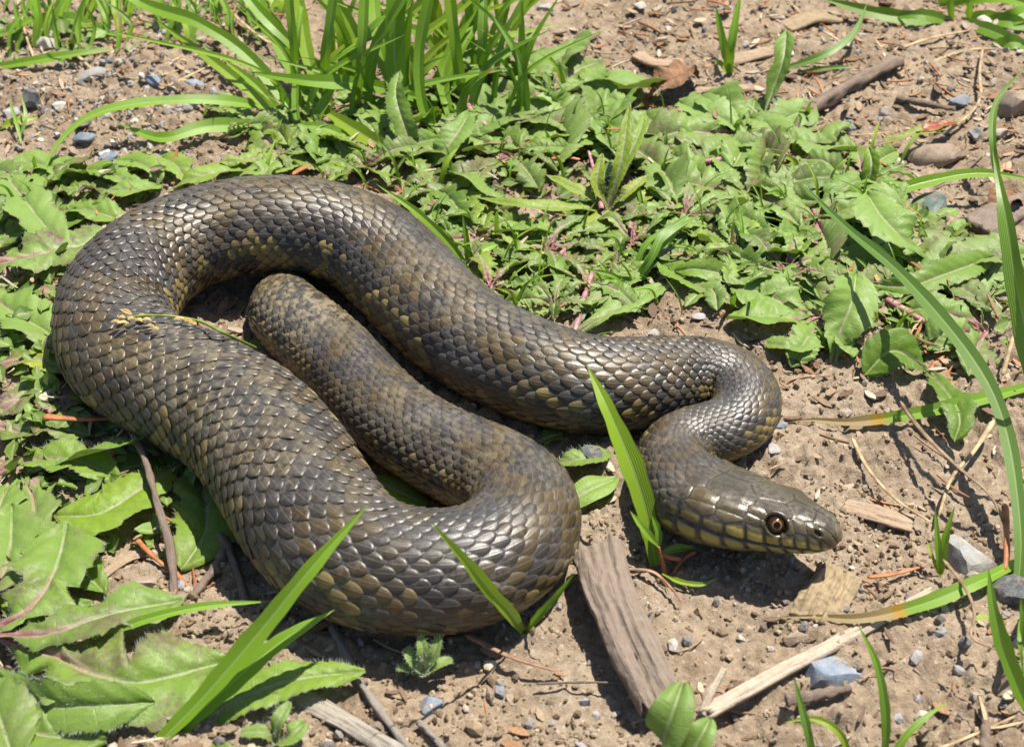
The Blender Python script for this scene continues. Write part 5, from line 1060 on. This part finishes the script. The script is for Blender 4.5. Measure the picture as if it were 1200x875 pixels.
# ---------------------------------------------------------------- uncountable stuff: crumbs, grit, litter, ground cover
ICO = None
def ico():
    bm = bmesh.new(); bmesh.ops.create_icosphere(bm, subdivisions=1, radius=1.0)
    V = np.array([v.co[:] for v in bm.verts]); F = np.array([[v.index for v in f.verts] for f in bm.faces]); bm.free(); return V, F
IV, IF = ico()
def scatter_px(n, dens, seed, x0=-260, x1=1460, y0=-220, y1=1000):
    """n places drawn with a density given over the photo plane, returned as ground points and their px."""
    r = np.random.default_rng(seed); out = []
    while len(out) < n:
        x = x0 + (x1 - x0) * r.random(4000); y = y0 + (y1 - y0) * r.random(4000)
        k = r.random(4000) < dens(x, y); out += list(zip(x[k], y[k]))
    px = np.array(out[:n])
    d = FWD + np.array([1.0, 0, 0]) * ((px[:, :1] - 600) / 1200 * 36 / LENS) + UPV * ((437.5 - px[:, 1:]) / 1200 * 36 / LENS)
    g = CAM + d * (-CAM[2] / d[:, 2:])
    return g[:, :2], px
def blob(n, dens, seed, smin, smax, cols, name, label, mat, flat=(.5, .9), power=2.2, sink=.35, clump=False):
    xy, px = scatter_px(n, dens, seed); r = np.random.default_rng(seed + 1)
    s = (smin + (smax - smin) * r.random(n) ** power) * U
    Q = r.normal(size=(n, 4)); Q /= np.linalg.norm(Q, axis=1, keepdims=True); w_, x_, y_, z_ = Q.T
    M = np.stack([1 - 2 * (y_ ** 2 + z_ ** 2), 2 * (x_ * y_ - z_ * w_), 2 * (x_ * z_ + y_ * w_), 2 * (x_ * y_ + z_ * w_), 1 - 2 * (x_ ** 2 + z_ ** 2), 2 * (y_ * z_ - x_ * w_), 2 * (x_ * z_ - y_ * w_), 2 * (y_ * z_ + x_ * w_), 1 - 2 * (x_ ** 2 + y_ ** 2)], 1).reshape(-1, 3, 3)
    V = IV[None] * (1 + .42 * (r.random((n, 12, 1)) - .5)) * (np.stack([1 + .6 * r.random(n), np.ones(n), flat[0] + (flat[1] - flat[0]) * r.random(n)], 1))[:, None]
    V = np.einsum('nij,nkj->nki', M, V) * s[:, None, None]
    z = soil_z(xy[:, 0], xy[:, 1]) + s * (1 - 2 * sink) * .6
    V = V + np.stack([xy[:, 0], xy[:, 1], z], 1)[:, None]
    F = IF[None] + (np.arange(n) * 12)[:, None, None]
    ci = r.integers(0, len(cols), n); c = np.array(cols)[ci] * (.7 + .6 * r.random((n, 1)))
    o = obj(name, mesh_from(name, V.reshape(-1, 3), F.reshape(-1, 3), False, np.repeat(c, 12, 0)), mat)
    return tag(o, label, kind='stuff')
m = N('crumb'); p = m.pos(); a_ = m.attr('Col').outputs['Color']; n1 = m.noise(1400, 4, .6, p)
mat_crumb = m.done(m.bsdf(m.mix(m.rng(n1, .3, .7, .0, .7), a_, m.mix(.6, a_, (.07, .045, .03))), .92, m.bump(n1, .6, .0006), .15))
soilc = [(.27, .20, .13), (.31, .235, .155), (.22, .16, .10), (.37, .295, .205), (.28, .215, .145)]
def dn_all(x, y): return .25 + .75 * sstep(.42, .62, fbm(x / 130, y / 90, 3, 300))
def dn_stone(x, y): return .02 + .95 * np.exp(-((x - 110) / 170) ** 2 - ((y - 110) / 75) ** 2) + .015 * (y > 600) + .08 * (x > 640) * (y < 190)
blob(31000, dn_all, 501, .8, 4.2, soilc, 'soil_crumbs', 'loose crumbs of brown soil', mat_crumb)
blob(260, dn_all, 503, 4, 9, soilc, 'soil_clods', 'clods of brown soil', mat_crumb, power=1.6, sink=.45)
blob(4200, dn_stone, 505, 1.0, 7, [(.32, .30, .28), (.26, .26, .27), (.40, .34, .27), (.30, .24, .18), (.46, .42, .36), (.16, .15, .145), (.30, .22, .155)], 'gravel', 'fine grey and white gravel', mat_crumb)
def shards(n, dens, seed, lmin, lmax, ratio, cols, name, label, thick=.12, tilt=.25, up=2.0, bend=.0):
    xy, px = scatter_px(n, dens, seed); r = np.random.default_rng(seed + 1)
    L = (lmin + (lmax - lmin) * r.random(n) ** 1.6) * U; W = L * (ratio[0] + (ratio[1] - ratio[0]) * r.random(n)); H = np.maximum(W * thick * 2, .5 * U)
    a = r.random(n) * np.pi * 2; tl = (r.random(n) - .5) * 2 * tilt
    d = np.stack([np.cos(a) * np.cos(tl), np.sin(a) * np.cos(tl), np.sin(tl)], 1); s_ = np.stack([-np.sin(a), np.cos(a), (r.random(n) - .5) * .5], 1); s_ = nrm(s_); nn = np.cross(d, s_)
    base = np.stack([xy[:, 0], xy[:, 1], soil_z(xy[:, 0], xy[:, 1]) + H * .4 + np.abs(np.sin(tl)) * L * .5 + up * U * r.random(n)], 1)
    us = np.array([-1, -.35, .35, 1.0]); wsc = np.array([.45, 1, .95, .3]); V = []
    bnd = (r.random(n) - .5) * 2 * bend
    for i, u_ in enumerate(us):
        for (sv, hv) in ((-1, -1), (1, -1), (1, 1), (-1, 1)):
            V.append(base + d * (u_ * L / 2)[:, None] + s_ * ((sv * W / 2 * wsc[i] * (.75 + .5 * r.random(n))) + bnd * L * u_ ** 2)[:, None] + nn * (hv * H / 2)[:, None])
    V = np.stack(V, 1); F = []
    for i in range(3):
        for k in range(4): F.append([i * 4 + k, i * 4 + (k + 1) % 4, i * 4 + 4 + (k + 1) % 4, i * 4 + 4 + k])
    F += [[3, 2, 1, 0], [12, 13, 14, 15]]
    F = np.array(F)[None] + (np.arange(n) * 16)[:, None, None]
    c = np.array(cols)[r.integers(0, len(cols), n)] * (.65 + .7 * r.random((n, 1)))
    return tag(obj(name, mesh_from(name, V.reshape(-1, 3), F.reshape(-1, 4), False, np.repeat(c, 16, 0)), mat_crumb), label, kind='stuff')
def dn_lit(x, y): return .10 + .55 * (x < 340) * (y < 75) + .9 * sstep(600, 760, x) * (1 - sstep(150, 230, y)) * (.3 + .7 * fbm(x / 60, y / 40, 2, 77)) + .16 * (fbm(x / 110, y / 80, 3, 88) > .55) * (y < 470) - .05 * (y > 560)
woodc = [(.28, .20, .13), (.20, .135, .085), (.38, .29, .20), (.14, .095, .065), (.30, .17, .09), (.44, .37, .28)]
shards(5600, dn_lit, 601, 4, 26, (.15, .5), woodc, 'bark_litter', 'scattered bark and wood flakes', tilt=.3, up=3)
shards(1900, dn_lit, 603, 14, 48, (.04, .09), [(.36, .16, .07), (.30, .12, .05), (.42, .32, .19), (.48, .40, .27), (.25, .16, .09)], 'needle_litter', 'scattered dry needles and straw bits', tilt=.22, up=5, bend=.10, thick=.35)
def dn_mat(x, y): return (inpoly(x, y, G1) * .8 + inpoly(x, y, G2) * .4 + inpoly(x, y, G3) * .8)
def inpoly(x, y, poly):
    c = np.zeros(x.shape, bool); j = len(poly) - 1
    for i in range(len(poly)):
        xi, yi = poly[i]; xj, yj = poly[j]
        c ^= ((yi > y) != (yj > y)) & (x < (xj - xi) * (y - yi) / (yj - yi + 1e-9) + xi); j = i
    return c
G1 = [(330, 150), (470, 120), (620, 80), (760, 110), (800, 160), (930, 130), (1010, 190), (1090, 260), (1190, 300), (1190, 420), (1060, 440), (960, 400), (870, 350), (800, 340), (740, 385), (620, 380), (540, 330), (480, 250), (400, 205)]
G2 = [(-80, 200), (240, 195), (100, 280), (60, 400), (140, 500), (260, 590), (220, 650), (60, 660), (-80, 820)]
G3 = [(-60, 0), (60, 20), (320, 5), (340, 70), (200, 60), (60, 75), (-60, 90)]
def dn_cov(x, y): return (inpoly(x, y, G1) * .9 + inpoly(x, y, G2) * .7 + inpoly(x, y, G3) * .8) * (.25 + .75 * (fbm(x / 45, y / 35, 2, 12) > .45))
def cover(n, seed, lmin, lmax, name, label, hmax, red):
    xy, px = scatter_px(n, dn_cov, seed); r = np.random.default_rng(seed)
    k = ~under_snake(xy, .9); xy = xy[k]; n = len(xy)
    L = (lmin + (lmax - lmin) * r.random(n)) * U; W = L * (.22 + .25 * r.random(n)); a = r.random(n) * 6.283; el = r.normal(size=n) * .45 + .2
    d = np.stack([np.cos(a) * np.cos(el), np.sin(a) * np.cos(el), np.sin(el)], 1); s_ = nrm(np.stack([-np.sin(a), np.cos(a), r.normal(size=n) * .45], 1)); nn = np.cross(d, s_)
    base = np.stack([xy[:, 0], xy[:, 1], soil_z(xy[:, 0], xy[:, 1]) + (1 + hmax * r.random(n) ** 2) * U], 1)
    us = np.array([0, .22, .5, .75, 1.0]); ws = np.array([.15, .6, 1., .75, .05]); V = []
    for i, u_ in enumerate(us):
        for v in (-1, 0, 1):
            V.append(base + d * (u_ * L)[:, None] + s_ * (v * W * ws[i] * (.7 + .6 * r.random(n)))[:, None] + nn * (abs(v) * W * .3 - u_ ** 2 * L * .3)[:, None])
    V = np.stack(V, 1); F = gridF(5, 3)[None] + (np.arange(n) * 15)[:, None, None]
    lf = np.zeros((n, 15, 3)); lf[..., 0] = np.repeat(us, 3)[None]; lf[..., 1] = np.tile([.5, 0, .5], 5)[None]; lf[..., 2] = (.05 + .5 * r.random(n))[:, None]
    col = np.zeros((n, 15, 3)); col[..., 0] = (r.random(n) < red)[:, None]; col[..., 1] = (r.random(n) * .9)[:, None]; col[..., 2] = np.tile([1, 0, 1], 5)[None]
    tag(obj(name, mesh_from(name, V.reshape(-1, 3), F.reshape(-1, 4), True, col.reshape(-1, 3), {'lf': lf.reshape(-1, 3)}), mat_leaf), label, kind='stuff')
shards(420, dn_mat, 605, 10, 34, (.06, .22), [(.40, .28, .15), (.34, .16, .07), (.22, .13, .08), (.46, .40, .28)], 'dead_leaf_bits', 'dry leaf and straw bits caught in the green mat', tilt=.5, up=26, bend=.12)
cover(3200, 701, 10, 28, 'ground_cover', 'mat of small toothed leaves between the rosettes', 16, .25)
